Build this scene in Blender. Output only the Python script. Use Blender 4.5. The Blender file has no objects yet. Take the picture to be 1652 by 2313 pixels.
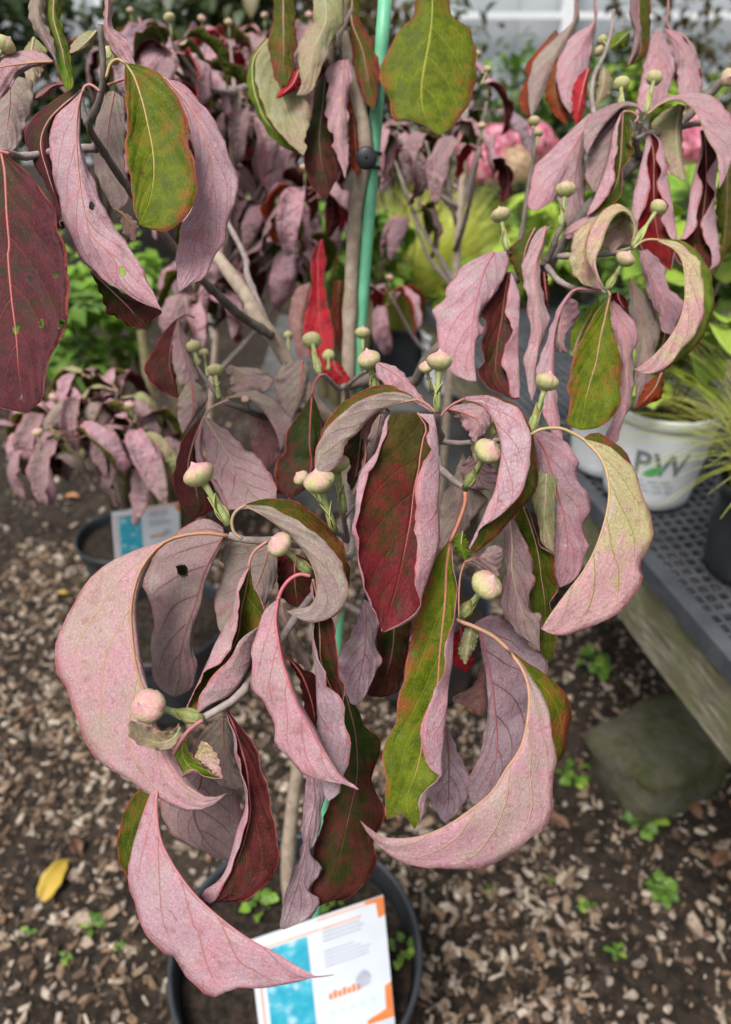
import bpy, bmesh, math, random
from mathutils import Vector, Matrix, Quaternion, noise as mnoise
R = math.radians
random.seed(11)
SC = bpy.context.scene
COL = SC.collection

# ------------------------------------------------------------------ camera
CAM_H, PITCH, FPX, IW, IH = 1.35, 33.0, 1633.0, 1652.0, 2313.0
cam_data = bpy.data.cameras.new('camera')
cam = bpy.data.objects.new('camera', cam_data); COL.objects.link(cam)
cam.location = (0, 0, CAM_H); cam.rotation_euler = (R(90 - PITCH), 0, 0)
cam_data.sensor_fit = 'VERTICAL'; cam_data.sensor_height = 36.0
cam_data.lens = 36.0 * FPX / IH
cam_data.clip_start = 0.02; cam_data.clip_end = 200
cam_data.dof.use_dof = True; cam_data.dof.focus_distance = 0.425
cam_data.dof.aperture_fstop = 6.2
SC.camera = cam

# ------------------------------------------------------------------ sky, sun, exposure
SUN_EL, SUN_AZ = 62.0, 215.0
world = bpy.data.worlds.new('World'); SC.world = world; world.use_nodes = True
wn = world.node_tree; wn.nodes.clear()
w_out = wn.nodes.new('ShaderNodeOutputWorld'); w_bg = wn.nodes.new('ShaderNodeBackground')
w_sky = wn.nodes.new('ShaderNodeTexSky'); w_hs = wn.nodes.new('ShaderNodeHueSaturation')
w_sky.sky_type = 'NISHITA'; w_sky.sun_disc = False
w_sky.sun_elevation = R(SUN_EL); w_sky.sun_rotation = R(SUN_AZ)
w_sky.dust_density = 4.0; w_sky.air_density = 1.0; w_sky.ozone_density = 1.0
w_hs.inputs['Saturation'].default_value = 0.25
wn.links.new(w_sky.outputs[0], w_hs.inputs['Color']); wn.links.new(w_hs.outputs[0], w_bg.inputs[0])
w_bg.inputs[1].default_value = 0.078
wn.links.new(w_bg.outputs[0], w_out.inputs[0])
sun_data = bpy.data.lights.new('sun', 'SUN'); sun = bpy.data.objects.new('sun', sun_data); COL.objects.link(sun)
sun_data.energy = 1.5; sun_data.angle = R(24); sun_data.color = (1.0, 0.97, 0.93)
az = R(SUN_AZ)
sdir = Vector((math.sin(az) * math.cos(R(SUN_EL)), math.cos(az) * math.cos(R(SUN_EL)), math.sin(R(SUN_EL))))
sun.rotation_euler = sdir.to_track_quat('Z', 'Y').to_euler(); sun.location = (0, 0, 6)
SC.view_settings.view_transform = 'Standard'; SC.view_settings.look = 'None'
SC.view_settings.gamma = 1.0; SC.view_settings.use_curve_mapping = False
SC.view_settings.exposure = 1.30
SC.cycles.max_bounces = 6; SC.cycles.diffuse_bounces = 3; SC.cycles.glossy_bounces = 2; SC.cycles.transmission_bounces = 3; SC.cycles.transparent_max_bounces = 6
SC.render.resolution_x = 731; SC.render.resolution_y = 1024

# ------------------------------------------------------------------ geometry helpers
CP, SP = math.cos(R(PITCH)), math.sin(R(PITCH))
def P(x, y, d):
    a = (x - IW / 2) / FPX; b = -(y - IH / 2) / FPX
    return Vector((d * a, d * (CP + b * SP), CAM_H + d * (b * CP - SP)))
def on_plane(x, y, z):
    b = -(y - IH / 2) / FPX
    return P(x, y, (z - CAM_H) / (b * CP - SP))
CAMP = Vector((0, 0, CAM_H))
K6 = 600 / 1624
CROPS = {'A': (0, 0, K6), 'B': (500, 0, K6), 'C': (1052, 0, K6), 'D': (0, 500, K6), 'E': (500, 500, K6), 'F': (1052, 500, K6),
         'G': (100, 1000, K6), 'H': (500, 1000, K6), 'I': (950, 900, K6), 'J': (200, 1500, K6), 'K': (700, 1400, K6),
         'L': (1152, 1100, 500 / 1624), 'M': (300, 1800, 700 / 1624), 'W': (0, 0, 1652 / 1624), 'S': (0, 0, 1)}
def px(s):
    ox, oy, k = CROPS['S']; out = []
    for t in s.split():
        if t in CROPS: ox, oy, k = CROPS[t]
        else:
            v = [float(q) for q in t.split(',')]
            out.append((ox + k * v[0], oy + k * v[1]))
    return out
def resample(pts, n):
    """Catmull-Rom through the points, n even steps along it"""
    p = [Vector(q) for q in pts]
    if len(p) == 2: p = [p[0], (p[0] + p[1]) / 2, p[1]]
    dense = []
    for i in range(len(p) - 1):
        a = p[i - 1] if i else p[0] * 2 - p[1]; b = p[i]; c = p[i + 1]
        d = p[i + 2] if i + 2 < len(p) else c * 2 - b
        for k in range(8):
            t = k / 8
            dense.append(0.5 * (2 * b + (c - a) * t + (2 * a - 5 * b + 4 * c - d) * t * t + (3 * b - a - 3 * c + d) * t ** 3))
    dense.append(p[-1])
    L = [0.0]
    for i in range(1, len(dense)): L.append(L[-1] + (dense[i] - dense[i - 1]).length)
    out = []; j = 0
    for i in range(n):
        s = L[-1] * i / (n - 1)
        while j < len(L) - 2 and L[j + 1] < s: j += 1
        seg = L[j + 1] - L[j]
        t = (s - L[j]) / seg if seg > 1e-9 else 0
        out.append(dense[j].lerp(dense[j + 1], min(1, max(0, t))))
    return out
def tag(o, label=None, cat=None, group=None, kind=None):
    if label: o['label'] = label
    if cat: o['category'] = cat
    if group: o['group'] = group
    if kind: o['kind'] = kind
    return o
def link(name, me, parent=None, loc=None):
    o = bpy.data.objects.new(name, me); COL.objects.link(o)
    if parent: o.parent = parent
    if loc is not None: o.location = loc
    return o
def empty(name, loc, label, cat, group=None):
    o = bpy.data.objects.new(name, None); COL.objects.link(o); o.location = loc; o.empty_display_size = 0.05
    return tag(o, label, cat, group)
class MB:
    """collects faces with material slots, then makes ONE mesh"""
    def __init__(s): s.v = []; s.f = []; s.m = []; s.uv = {}
    def add(s, vs, fs, m=0):
        o = len(s.v); s.v += [tuple(q) for q in vs]
        for f in fs: s.f.append(tuple(i + o for i in f)); s.m.append(m)
        return o
    def box(s, c, size, rot=None, m=0, jit=0):
        c = Vector(c); hx, hy, hz = size[0] / 2, size[1] / 2, size[2] / 2
        vs = []
        for x, y, z in ((-1, -1, -1), (1, -1, -1), (1, 1, -1), (-1, 1, -1), (-1, -1, 1), (1, -1, 1), (1, 1, 1), (-1, 1, 1)):
            q = Vector((x * hx * (1 + random.uniform(-jit, jit)), y * hy * (1 + random.uniform(-jit, jit)), z * hz * (1 + random.uniform(-jit, jit))))
            if rot is not None: q = rot @ q
            vs.append(c + q)
        s.add(vs, [(0, 3, 2, 1), (4, 5, 6, 7), (0, 1, 5, 4), (1, 2, 6, 5), (2, 3, 7, 6), (3, 0, 4, 7)], m)
    def tube(s, pts, rad, seg=8, m=0, caps=True):
        pts = [Vector(p) for p in pts]; n = len(pts)
        if not hasattr(rad, '__len__'): rad = [rad] * n
        t0 = (pts[1] - pts[0]).normalized()
        up = t0.orthogonal().normalized(); vs = []
        for i, p in enumerate(pts):
            t = (pts[min(i + 1, n - 1)] - pts[max(i - 1, 0)])
            t = t.normalized() if t.length > 1e-9 else t0
            up = (up - t * up.dot(t))
            up = up.normalized() if up.length > 1e-6 else t.orthogonal().normalized()
            sd = t.cross(up)
            for k in range(seg):
                a = 2 * math.pi * k / seg
                vs.append(p + (up * math.cos(a) + sd * math.sin(a)) * rad[i])
        fs = [(i * seg + k, i * seg + (k + 1) % seg, (i + 1) * seg + (k + 1) % seg, (i + 1) * seg + k) for i in range(n - 1) for k in range(seg)]
        if caps: fs += [tuple(range(seg - 1, -1, -1)), tuple((n - 1) * seg + k for k in range(seg))]
        s.add(vs, fs, m)
    def lathe(s, prof, seg=32, c=(0, 0, 0), m=0, axis=None, mod=None, close=False):
        c = Vector(c); vs = []
        for (r, z) in prof:
            for k in range(seg):
                a = 2 * math.pi * k / seg; rr = r * (mod(a, z) if mod else 1)
                q = Vector((rr * math.cos(a), rr * math.sin(a), z))
                if axis is not None: q = axis @ q
                vs.append(c + q)
        n = len(prof)
        fs = [(i * seg + k, i * seg + (k + 1) % seg, (i + 1) * seg + (k + 1) % seg, (i + 1) * seg + k) for i in range(n - 1) for k in range(seg)]
        s.add(vs, fs, m)
    def mesh(s, name, mats, smooth=True, off=None):
        me = bpy.data.meshes.new(name)
        v = s.v if off is None else [(a - off[0], b - off[1], c - off[2]) for a, b, c in s.v]
        me.from_pydata(v, [], s.f)
        for m in (mats if isinstance(mats, (list, tuple)) else [mats]): me.materials.append(m)
        me.polygons.foreach_set('material_index', s.m)
        me.polygons.foreach_set('use_smooth', [smooth] * len(s.f))
        if s.uv:
            uv = me.uv_layers.new(name='UVMap')
            for lp in me.loops:
                uv.data[lp.index].uv = s.uv.get(lp.vertex_index, (0.5, 0.5))
        me.update(); return me
    def build(s, name, mats, parent=None, loc=(0, 0, 0), smooth=True):
        """vertices are world coordinates; loc is where the origin goes (world)"""
        loc = Vector(loc); me = s.mesh(name, mats, smooth, loc)
        o = link(name, me, parent)
        o.location = loc - (world_loc(parent) if parent else Vector())
        return o
def world_loc(o):
    v = Vector()
    while o: v += Vector(o.location); o = o.parent
    return v

# ------------------------------------------------------------------ node helpers
class NT:
    def __init__(s, name):
        s.mat = bpy.data.materials.new(name); s.mat.use_nodes = True
        s.t = s.mat.node_tree; s.t.nodes.clear()
        s.out = s.t.nodes.new('ShaderNodeOutputMaterial')
    def n(s, kind, **kw):
        nd = s.t.nodes.new('ShaderNode' + kind)
        for k, v in kw.items(): setattr(nd, k, v)
        return nd
    def put(s, sock, v):
        if isinstance(v, bpy.types.NodeSocket): s.t.links.new(v, sock)
        elif v is not None:
            if hasattr(v, '__len__') and len(v) == 3 and sock.type == 'RGBA': v = (*v, 1)
            sock.default_value = v
    def math(s, op, a, b=None, c=None, clamp=False):
        nd = s.n('Math', operation=op); nd.use_clamp = clamp
        s.put(nd.inputs[0], a)
        if b is not None: s.put(nd.inputs[1], b)
        if c is not None: s.put(nd.inputs[2], c)
        return nd.outputs[0]
    def mix(s, f, a, b, blend='MIX'):
        nd = s.n('Mix', data_type='RGBA', blend_type=blend)
        s.put(nd.inputs['Factor'], f); s.put(nd.inputs[6], a); s.put(nd.inputs[7], b)
        return nd.outputs[2]
    def step(s, x, lo, hi):
        nd = s.n('MapRange', interpolation_type='SMOOTHSTEP'); nd.clamp = True
        s.put(nd.inputs[0], x); nd.inputs[1].default_value = lo; nd.inputs[2].default_value = hi
        return nd.outputs[0]
    def noise(s, vec, scale, detail=3, rough=0.55, dist=0.0):
        nd = s.n('TexNoise'); s.put(nd.inputs['Vector'], vec)
        nd.inputs['Scale'].default_value = scale; nd.inputs['Detail'].default_value = detail
        nd.inputs['Roughness'].default_value = rough; nd.inputs['Distortion'].default_value = dist
        return nd.outputs[0]
    def vor(s, vec, scale, feature='F1'):
        nd = s.n('TexVoronoi', feature=feature); s.put(nd.inputs['Vector'], vec); nd.inputs['Scale'].default_value = scale
        return nd.outputs['Distance']
    def obj(s): return s.n('TexCoord').outputs['Object']
    def attr(s, name, vec=True):
        nd = s.n('Attribute', attribute_type='OBJECT', attribute_name=name)
        return nd.outputs['Color'] if vec else nd.outputs['Fac']
    def vadd(s, a, b):
        nd = s.n('VectorMath', operation='ADD'); s.put(nd.inputs[0], a); s.put(nd.inputs[1], b); return nd.outputs[0]
    def bump(s, h, strength=0.5, dist=0.001, nrm=None):
        nd = s.n('Bump'); nd.inputs['Strength'].default_value = strength; nd.inputs['Distance'].default_value = dist
        s.put(nd.inputs['Height'], h)
        if nrm is not None: s.put(nd.inputs['Normal'], nrm)
        return nd.outputs[0]
    def bsdf(s, col, rough=0.6, spec=0.3, nrm=None, trans=0.0, tcol=None, **kw):
        b = s.n('BsdfPrincipled'); s.put(b.inputs['Base Color'], col); s.put(b.inputs['Roughness'], rough)
        b.inputs['Specular IOR Level'].default_value = spec
        if nrm is not None: s.put(b.inputs['Normal'], nrm)
        for k, v in kw.items(): s.put(b.inputs[k], v)
        o = b.outputs[0]
        if trans:
            t = s.n('BsdfTranslucent'); s.put(t.inputs[0], tcol if tcol is not None else col)
            if nrm is not None: s.put(t.inputs['Normal'], nrm)
            m = s.n('MixShader'); m.inputs[0].default_value = trans
            s.t.links.new(o, m.inputs[1]); s.t.links.new(t.outputs[0], m.inputs[2]); o = m.outputs[0]
        return o
    def done(s, shader): s.t.links.new(shader, s.out.inputs[0]); return s.mat
def simple(name, c1, c2, scale=20, rough=0.7, spec=0.3, bump=0.3, bscale=None, bdist=0.002, detail=4, **kw):
    m = NT(name); co = m.obj(); n = m.noise(co, scale, detail)
    col = m.mix(m.step(n, 0.35, 0.68), c1, c2)
    nr = m.bump(m.noise(co, bscale or scale * 4, 4), bump, bdist) if bump else None
    return m.done(m.bsdf(col, rough, spec, nr, **kw))

# ------------------------------------------------------------------ leaf materials
def leaf_nodes(m, upper, holes=()):
    uvn = m.n('UVMap'); uvn.uv_map = 'UVMap'
    sx = m.n('SeparateXYZ'); m.t.links.new(uvn.outputs[0], sx.inputs[0])
    u = m.math('MULTIPLY_ADD', sx.outputs[0], 2.0, -1.0); v = sx.outputs[1]
    au = m.math('ABSOLUTE', u)
    rnd = m.n('ObjectInfo').outputs['Random']
    rv = m.math('MULTIPLY', rnd, 37.0)
    co = m.vadd(m.obj(), rv)
    big = m.noise(co, 24, 2, 0.6); med = m.noise(co, 120, 3, 0.65); fine = m.noise(co, 750, 2, 0.6)
    # arching side veins
    arc = m.math('POWER', m.math('MAXIMUM', au, 0.0001), 1.35)
    w = m.math('MULTIPLY_ADD', arc, -0.40, v)
    side = m.math('MULTIPLY', m.math('GREATER_THAN', u, 0), 0.055)
    w = m.math('ADD', w, side)
    w = m.math('MULTIPLY_ADD', m.math('SUBTRACT', med, 0.5), 0.022, w)
    nv = 5.6
    fr = m.math('FRACT', m.math('MULTIPLY_ADD', w, nv, 0.35))
    ds = m.math('ABSOLUTE', m.math('SUBTRACT', fr, 0.5))
    fade = m.math('MULTIPLY', m.step(au, 0.93, 0.6), m.step(v, 0.97, 0.75))
    vein = m.math('MULTIPLY', m.step(ds, 0.032, 0.009), fade)
    veinw = m.math('MULTIPLY', m.step(ds, 0.13, 0.0), fade)
    rib = m.step(m.math('ADD', au, m.math('MULTIPLY', v, 0.02)), 0.055, 0.018)
    veins = m.math('MAXIMUM', vein, rib)
    # cross veins between the side veins, and the fine net
    wv = m.n('CombineXYZ'); m.t.links.new(w, wv.inputs[1]); m.t.links.new(u, wv.inputs[0])
    ter = m.math('FRACT', m.math('MULTIPLY_ADD', med, 1.1, m.math('MULTIPLY', m.math('ADD', au, m.math('MULTIPLY', v, 0.55)), 11.0)))
    ter = m.math('MULTIPLY', m.step(m.math('ABSOLUTE', m.math('SUBTRACT', ter, 0.5)), 0.075, 0.02), m.step(med, 0.38, 0.55))
    net = m.vor(co, 520, 'DISTANCE_TO_EDGE'); net = m.step(net, 0.09, 0.02)
    marg = m.step(m.math('MULTIPLY_ADD', med, 0.03, au), 0.955, 0.995)
    h = m.math('MULTIPLY', veins, 1.0 if not upper else -1.0)
    h = m.math('ADD', h, m.math('MULTIPLY', ter, 0.35 if not upper else -0.35))
    h = m.math('ADD', h, m.math('MULTIPLY', ds, 1.2 if upper else -1.2))
    h = m.math('ADD', h, m.math('MULTIPLY', net, 0.12 if not upper else -0.15))
    h = m.math('ADD', h, m.math('MULTIPLY', med, 1.6)); h = m.math('ADD', h, m.math('MULTIPLY', fine, 0.25))
    nrm = m.bump(h, 0.7, 0.0008)
    alpha = None
    for (hu, hv, ru, rw) in holes:
        du = m.math('DIVIDE', m.math('SUBTRACT', u, hu), ru); dv = m.math('DIVIDE', m.math('SUBTRACT', v, hv), rw)
        r = m.math('ADD', m.math('MULTIPLY', du, du), m.math('MULTIPLY', dv, dv))
        r = m.math('MULTIPLY_ADD', m.math('SUBTRACT', fine, 0.5), 1.6, m.math('MULTIPLY_ADD', m.math('SUBTRACT', med, 0.5), 2.0, r))
        k = m.math('LESS_THAN', r, 1.0); alpha = k if alpha is None else m.math('MAXIMUM', alpha, k)
    return dict(u=u, v=v, au=au, big=big, med=med, fine=fine, vein=vein, veinw=veinw, rib=rib, veins=veins, ter=ter, net=net, marg=marg, nrm=nrm, co=co, alpha=alpha)
def finish_leaf(m, sh, d):
    if d['alpha'] is not None:
        tr = m.n('BsdfTransparent'); mx = m.n('MixShader')
        m.t.links.new(d['alpha'], mx.inputs[0]); m.t.links.new(sh, mx.inputs[1]); m.t.links.new(tr.outputs[0], mx.inputs[2]); sh = mx.outputs[0]
    return m.done(sh)
def mat_under(holes=(), crack=False):
    m = NT('leaf_underside'); d = leaf_nodes(m, False, holes)
    a, b, vc = m.attr('lo_a'), m.attr('lo_b'), m.attr('lo_vein')
    f = m.math('MULTIPLY_ADD', m.math('SUBTRACT', d['med'], 0.5), 0.9, d['big'])
    f = m.math('MULTIPLY_ADD', m.math('SUBTRACT', d['v'], 0.5), m.attr('grad', False), f)
    col = m.mix(m.step(f, 0.36, 0.66), a, b)
    blot = m.noise(d['co'], 52, 3, 0.7)
    col = m.mix(m.math('MULTIPLY', m.step(blot, 0.50, 0.34), 0.55), col, m.mix(0.5, col, (.40, .375, .31)))
    col = m.mix(m.math('MULTIPLY', m.step(d['fine'], 0.36, 0.70), 0.48), m.mix(1.0, col, (.86, .84, .84), 'MULTIPLY'), m.mix(1.0, col, (1.30, 1.30, 1.32), 'MULTIPLY'))
    fk = m.noise(d['co'], 210, 2, 0.6)
    col = m.mix(m.math('MULTIPLY', m.step(fk, 0.57, 0.72), 0.42), col, (0.24, 0.065, 0.08))
    col = m.mix(m.math('MULTIPLY', m.step(blot, 0.58, 0.76), 0.42), col, (0.26, 0.08, 0.09))
    if crack:
        e = m.vor(m.vadd(d['co'], m.math('MULTIPLY', d['med'], .006)), 270, 'DISTANCE_TO_EDGE'); zone = m.math('MULTIPLY', m.step(blot, 0.42, 0.60), m.step(d['au'], 0.15, 0.5))
        col = m.mix(m.math('MULTIPLY', m.step(e, .06, .16), m.math('MULTIPLY', zone, 0.55)), col, (.36, .33, .345))
        col = m.mix(m.math('MULTIPLY', m.step(e, .10, .03), m.math('MULTIPLY', zone, 0.45)), col, (.22, .06, .07))
    else:
        col = m.mix(m.math('MULTIPLY', d['net'], 0.22), col, (0.22, 0.08, 0.08))
    col = m.mix(m.math('MULTIPLY', d['ter'], 0.25), col, vc)
    col = m.mix(m.math('MULTIPLY', d['veinw'], 0.20), col, vc)
    col = m.mix(m.math('MULTIPLY', d['vein'], 0.78), col, vc)
    col = m.mix(m.math('MULTIPLY', d['rib'], 0.80), col, vc)
    col = m.mix(m.math('MULTIPLY', d['marg'], m.math('MULTIPLY', m.step(blot, .3, .6), 0.65)), col, (0.42, 0.09, 0.085))
    sp = m.vor(d['co'], 300); col = m.mix(m.math('MULTIPLY', m.step(sp, 0.10, 0.04), m.step(blot, 0.50, 0.60)), col, (0.66, 0.62, 0.62))
    return finish_leaf(m, m.bsdf(col, 0.55, 0.30, d['nrm'], 0.20), d)
def mat_upper(holes=()):
    m = NT('leaf_upper_side'); d = leaf_nodes(m, True, holes)
    g, r, vc = m.attr('up_g'), m.attr('up_r'), m.attr('up_vein')
    amt = m.attr('up_red', False)
    f = m.math('MULTIPLY_ADD', m.math('SUBTRACT', d['med'], 0.5), 1.0, d['big'])
    f = m.math('MULTIPLY_ADD', m.math('POWER', d['au'], 3.0), 0.30, f)
    f = m.math('MULTIPLY_ADD', m.math('SUBTRACT', d['v'], 0.5), m.attr('up_grad', False), f)
    f = m.math('MULTIPLY_ADD', d['veinw'], -0.05, f)
    f = m.math('ADD', f, m.math('SUBTRACT', amt, 0.5))
    col = m.mix(m.step(f, 0.34, 0.72), g, r)
    col = m.mix(m.step(d['med'], 0.34, 0.68), m.mix(1.0, col, (.62, .66, .66), 'MULTIPLY'), m.mix(1.0, col, (1.22, 1.18, 1.1), 'MULTIPLY'))
    col = m.mix(m.math('MULTIPLY', m.step(d['fine'], 0.4, 0.75), 0.35), col, m.mix(1.0, col, (1.6, 1.5, 1.4), 'MULTIPLY'))
    col = m.mix(m.math('MULTIPLY', d['net'], 0.18), col, vc)
    col = m.mix(m.math('MULTIPLY', d['ter'], 0.35), col, vc)
    col = m.mix(m.math('MULTIPLY', d['vein'], 0.62), col, vc)
    col = m.mix(m.math('MULTIPLY', d['rib'], 0.8), col, vc)
    bl = m.noise(d['co'], 75, 3, 0.7)
    col = m.mix(m.math('MULTIPLY', m.step(bl, 0.66, 0.76), 0.6), col, (0.05, 0.012, 0.014))
    col = m.mix(m.math('MULTIPLY', d['marg'], m.math('MULTIPLY', m.step(bl, .3, .6), 0.75)), col, (0.40, 0.085, 0.06))
    ro = m.math('MULTIPLY_ADD', d['med'], 0.22, 0.36)
    return finish_leaf(m, m.bsdf(col, ro, 0.11, d['nrm'], 0.20), d)
M_UNDER, M_UPPER = mat_under(), mat_upper()
def mat_far(name, ka, kb, kv, rough, spec):
    m = NT(name); uvn = m.n('UVMap'); uvn.uv_map = 'UVMap'; sx = m.n('SeparateXYZ'); m.t.links.new(uvn.outputs[0], sx.inputs[0])
    au = m.math('ABSOLUTE', m.math('MULTIPLY_ADD', sx.outputs[0], 2.0, -1.0)); rn = m.n('ObjectInfo').outputs['Random']
    n = m.noise(m.vadd(m.obj(), m.math('MULTIPLY', rn, 9.0)), 5, 4, .7)
    fr = m.math('ABSOLUTE', m.math('SUBTRACT', m.math('FRACT', m.math('MULTIPLY', m.math('MULTIPLY_ADD', m.math('POWER', m.math('MAXIMUM', au, .001), 1.35), -.4, sx.outputs[1]), 5.6)), .5))
    vein = m.math('MAXIMUM', m.math('MULTIPLY', m.step(fr, .04, .01), m.step(au, .93, .6)), m.step(au, .05, .02))
    amt = m.attr('up_red', False) if ka == 'up_g' else 0.5
    col = m.mix(m.step(m.math('ADD', n, m.math('SUBTRACT', amt, .5)), .40, .62), m.attr(ka), m.attr(kb))
    col = m.mix(m.math('MULTIPLY', vein, .6), col, m.attr(kv)); col = m.mix(m.math('MULTIPLY', m.step(au, .94, .99), .6), col, (.42, .09, .08))
    col = m.mix(m.math('MULTIPLY', m.step(n, .52, .70), .5), col, m.mix(1.0, col, (.50, .34, .36), 'MULTIPLY'))
    return m.done(m.bsdf(col, rough, spec, m.bump(n, .5, .04), .2))
M_UNDER_F, M_UPPER_F = mat_far('far_leaf_underside', 'lo_a', 'lo_b', 'lo_vein', .55, .3), mat_far('far_leaf_upper_side', 'up_g', 'up_r', 'up_vein', .45, .12)
mt = NT('leaf_rib'); rc = mt.attr('rib'); rn = mt.noise(mt.obj(), 260, 3)
M_RIB = mt.done(mt.bsdf(mt.mix(mt.step(rn, 0.35, 0.7), rc, mt.mix(1.0, rc, (0.75, 0.95, 0.85), 'MULTIPLY')), 0.5, 0.3, mt.bump(rn, 0.4, 0.0004)))

PINKV, REDV, ORAV, CREV, DARKV, YELV = (.42, .17, .15), (.46, .09, .09), (.42, .20, .10), (.44, .33, .20), (.28, .10, .10), (.30, .28, .05)
LO = {  # underside: colour a, colour b, veins, gradient towards the tip
 'pink':  ((.475, .258, .292), (.420, .285, .288), PINKV, 0.0),
 'pinky': ((.478, .262, .292), (.415, .290, .260), (.47, .31, .17), -.25),
 'pink2': ((.435, .280, .315), (.470, .245, .280), PINKV, 0.2),
 'mauve': ((.330, .195, .208), (.285, .205, .192), (.20, .075, .07), 0.0),
 'cool':  ((.385, .270, .305), (.325, .220, .248), (.20, .075, .08), 0.0),
 'gmauve':((.275, .200, .188), (.305, .262, .20), (.34, .15, .12), -0.3),
 'pale':  ((.40, .35, .17), (.50, .285, .285), YELV, 0.85),
 'palep': ((.47, .39, .21), (.51, .285, .285), ORAV, 0.4),
 'green': ((.27, .29, .12), (.37, .28, .18), CREV, 0.3),
 'dusk':  ((.24, .11, .11), (.28, .15, .13), (.32, .09, .08), 0.0),
 'dry':   ((.45, .33, .26), (.38, .27, .24), CREV, 0.0)}
UP = {  # upper side: green, red, veins, share of red, gradient of red towards the tip
 'green': ((.088, .122, .004), (.17, .040, .014), (.30, .29, .04), .28, -.15),
 'bright':((.105, .165, .010), (.13, .09, .015), (.28, .30, .06), .15, 0),
 'gred':  ((.060, .085, .006), (.16, .025, .022), (.34, .16, .05), .40, .1),
 'olive': ((.046, .066, .005), (.105, .035, .010), (.20, .18, .03), .36, .1),
 'dark':  ((.022, .036, .004), (.065, .013, .012), (.065, .055, .010), .50, .45),
 'dkred': ((.024, .024, .005), (.058, .008, .011), (.24, .07, .028), .64, 0),
 'purple':((.034, .036, .010), (.060, .013, .019), (.26, .055, .05), .62, .5),
 'wine':  ((.046, .046, .006), (.120, .011, .016), (.15, .028, .022), .52, .55),
 'red':   ((.18, .04, .02), (.36, .018, .028), (.46, .05, .05), .80, 0),
 'orange':((.14, .06, .010), (.22, .032, .010), (.32, .10, .03), .60, .6),
 'crim':  ((.10, .012, .008), (.13, .005, .008), (.17, .02, .014), .70, 0)}
def style(o, lo, up, rib=None):
    a, b, vc, g = LO[lo]; o['lo_a'] = a; o['lo_b'] = b; o['lo_vein'] = vc; o['grad'] = g
    a, b, vu, r, g = UP[up]; o['up_g'] = a; o['up_r'] = b; o['up_vein'] = vu; o['up_red'] = r; o['up_grad'] = g
    o['rib'] = rib or vc

def shell(mb, grid, uvs, thick, m_plus, m_minus, rim=1):
    """a leaf blade with two faces and a rim; grid[i][j] base->tip, across"""
    n, k = len(grid), len(grid[0]); nr = []
    for i in range(n):
        row = []
        for j in range(k):
            dv = grid[min(i + 1, n - 1)][j] - grid[max(i - 1, 0)][j]
            du = grid[i][min(j + 1, k - 1)] - grid[i][max(j - 1, 0)]
            c = du.cross(dv)
            row.append(c)
        nr.append(row)
    for i in range(n):
        for j in range(k):
            if nr[i][j].length < 1e-12:
                ii = 1 if i == 0 else (n - 2 if i == n - 1 else i); nr[i][j] = nr[ii][j].copy()
            if nr[i][j].length > 1e-14: nr[i][j].normalize()
    o = len(mb.v); tot = n * k
    vp = [grid[i][j] + nr[i][j] * thick for i in range(n) for j in range(k)]
    vm = [grid[i][j] - nr[i][j] * thick for i in range(n) for j in range(k)]
    fp = []; fm = []
    for i in range(n - 1):
        for j in range(k - 1):
            a, b, c, d = i * k + j, i * k + j + 1, (i + 1) * k + j + 1, (i + 1) * k + j
            fp.append((a, b, c, d)); fm.append((a + tot, d + tot, c + tot, b + tot))
    mb.add(vp, [], 0); mb.add(vm, [], 0)
    for f in fp: mb.f.append(tuple(q + o for q in f)); mb.m.append(m_plus)
    for f in fm: mb.f.append(tuple(q + o for q in f)); mb.m.append(m_minus)
    for i in range(n - 1):
        for j, fl in ((0, 0), (k - 1, 1)):
            a, b = i * k + j, (i + 1) * k + j
            f = (a + o, b + o, b + tot + o, a + tot + o)
            mb.f.append(f if not fl else f[::-1]); mb.m.append(rim)
    for i in range(n):
        for j in range(k):
            mb.uv[o + i * k + j] = uvs[i][j]; mb.uv[o + tot + i * k + j] = uvs[i][j]
    return nr
# ------------------------------------------------------------------ the dogwood: one leaf from its long lines (margins, folds, midrib)
NS = 34
def hermite_rows(cols, us, per):
    """cols: list of strips (each NS Vectors); returns rows across with `per` samples in each span, and the u of each"""
    q = len(cols); U = []
    for s in range(q - 1):
        for k in range(per): U.append((s, k / per))
    U.append((q - 2, 1.0)); rows = []; uu = []
    for s, t in U: uu.append(us[s] + (us[s + 1] - us[s]) * t)
    for i in range(len(cols[0])):
        p = [c[i] for c in cols]; tn = []
        for s in range(q):
            if s == 0: tn.append((p[1] - p[0]) / (us[1] - us[0]))
            elif s == q - 1: tn.append((p[-1] - p[-2]) / (us[-1] - us[-2]))
            else:
                tn.append((p[s + 1] - p[s - 1]) / (us[s + 1] - us[s - 1]))
        row = []
        for s, t in U:
            h = us[s + 1] - us[s]
            row.append(p[s] * (2 * t ** 3 - 3 * t * t + 1) + tn[s] * h * (t ** 3 - 2 * t * t + t) + p[s + 1] * (-2 * t ** 3 + 3 * t * t) + tn[s + 1] * h * (t ** 3 - t * t))
        rows.append(row)
    return rows, uu
def inv(p):
    r = p - CAMP; dd = r.y * CP - r.z * SP
    return dd
LEAVES = []
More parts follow.
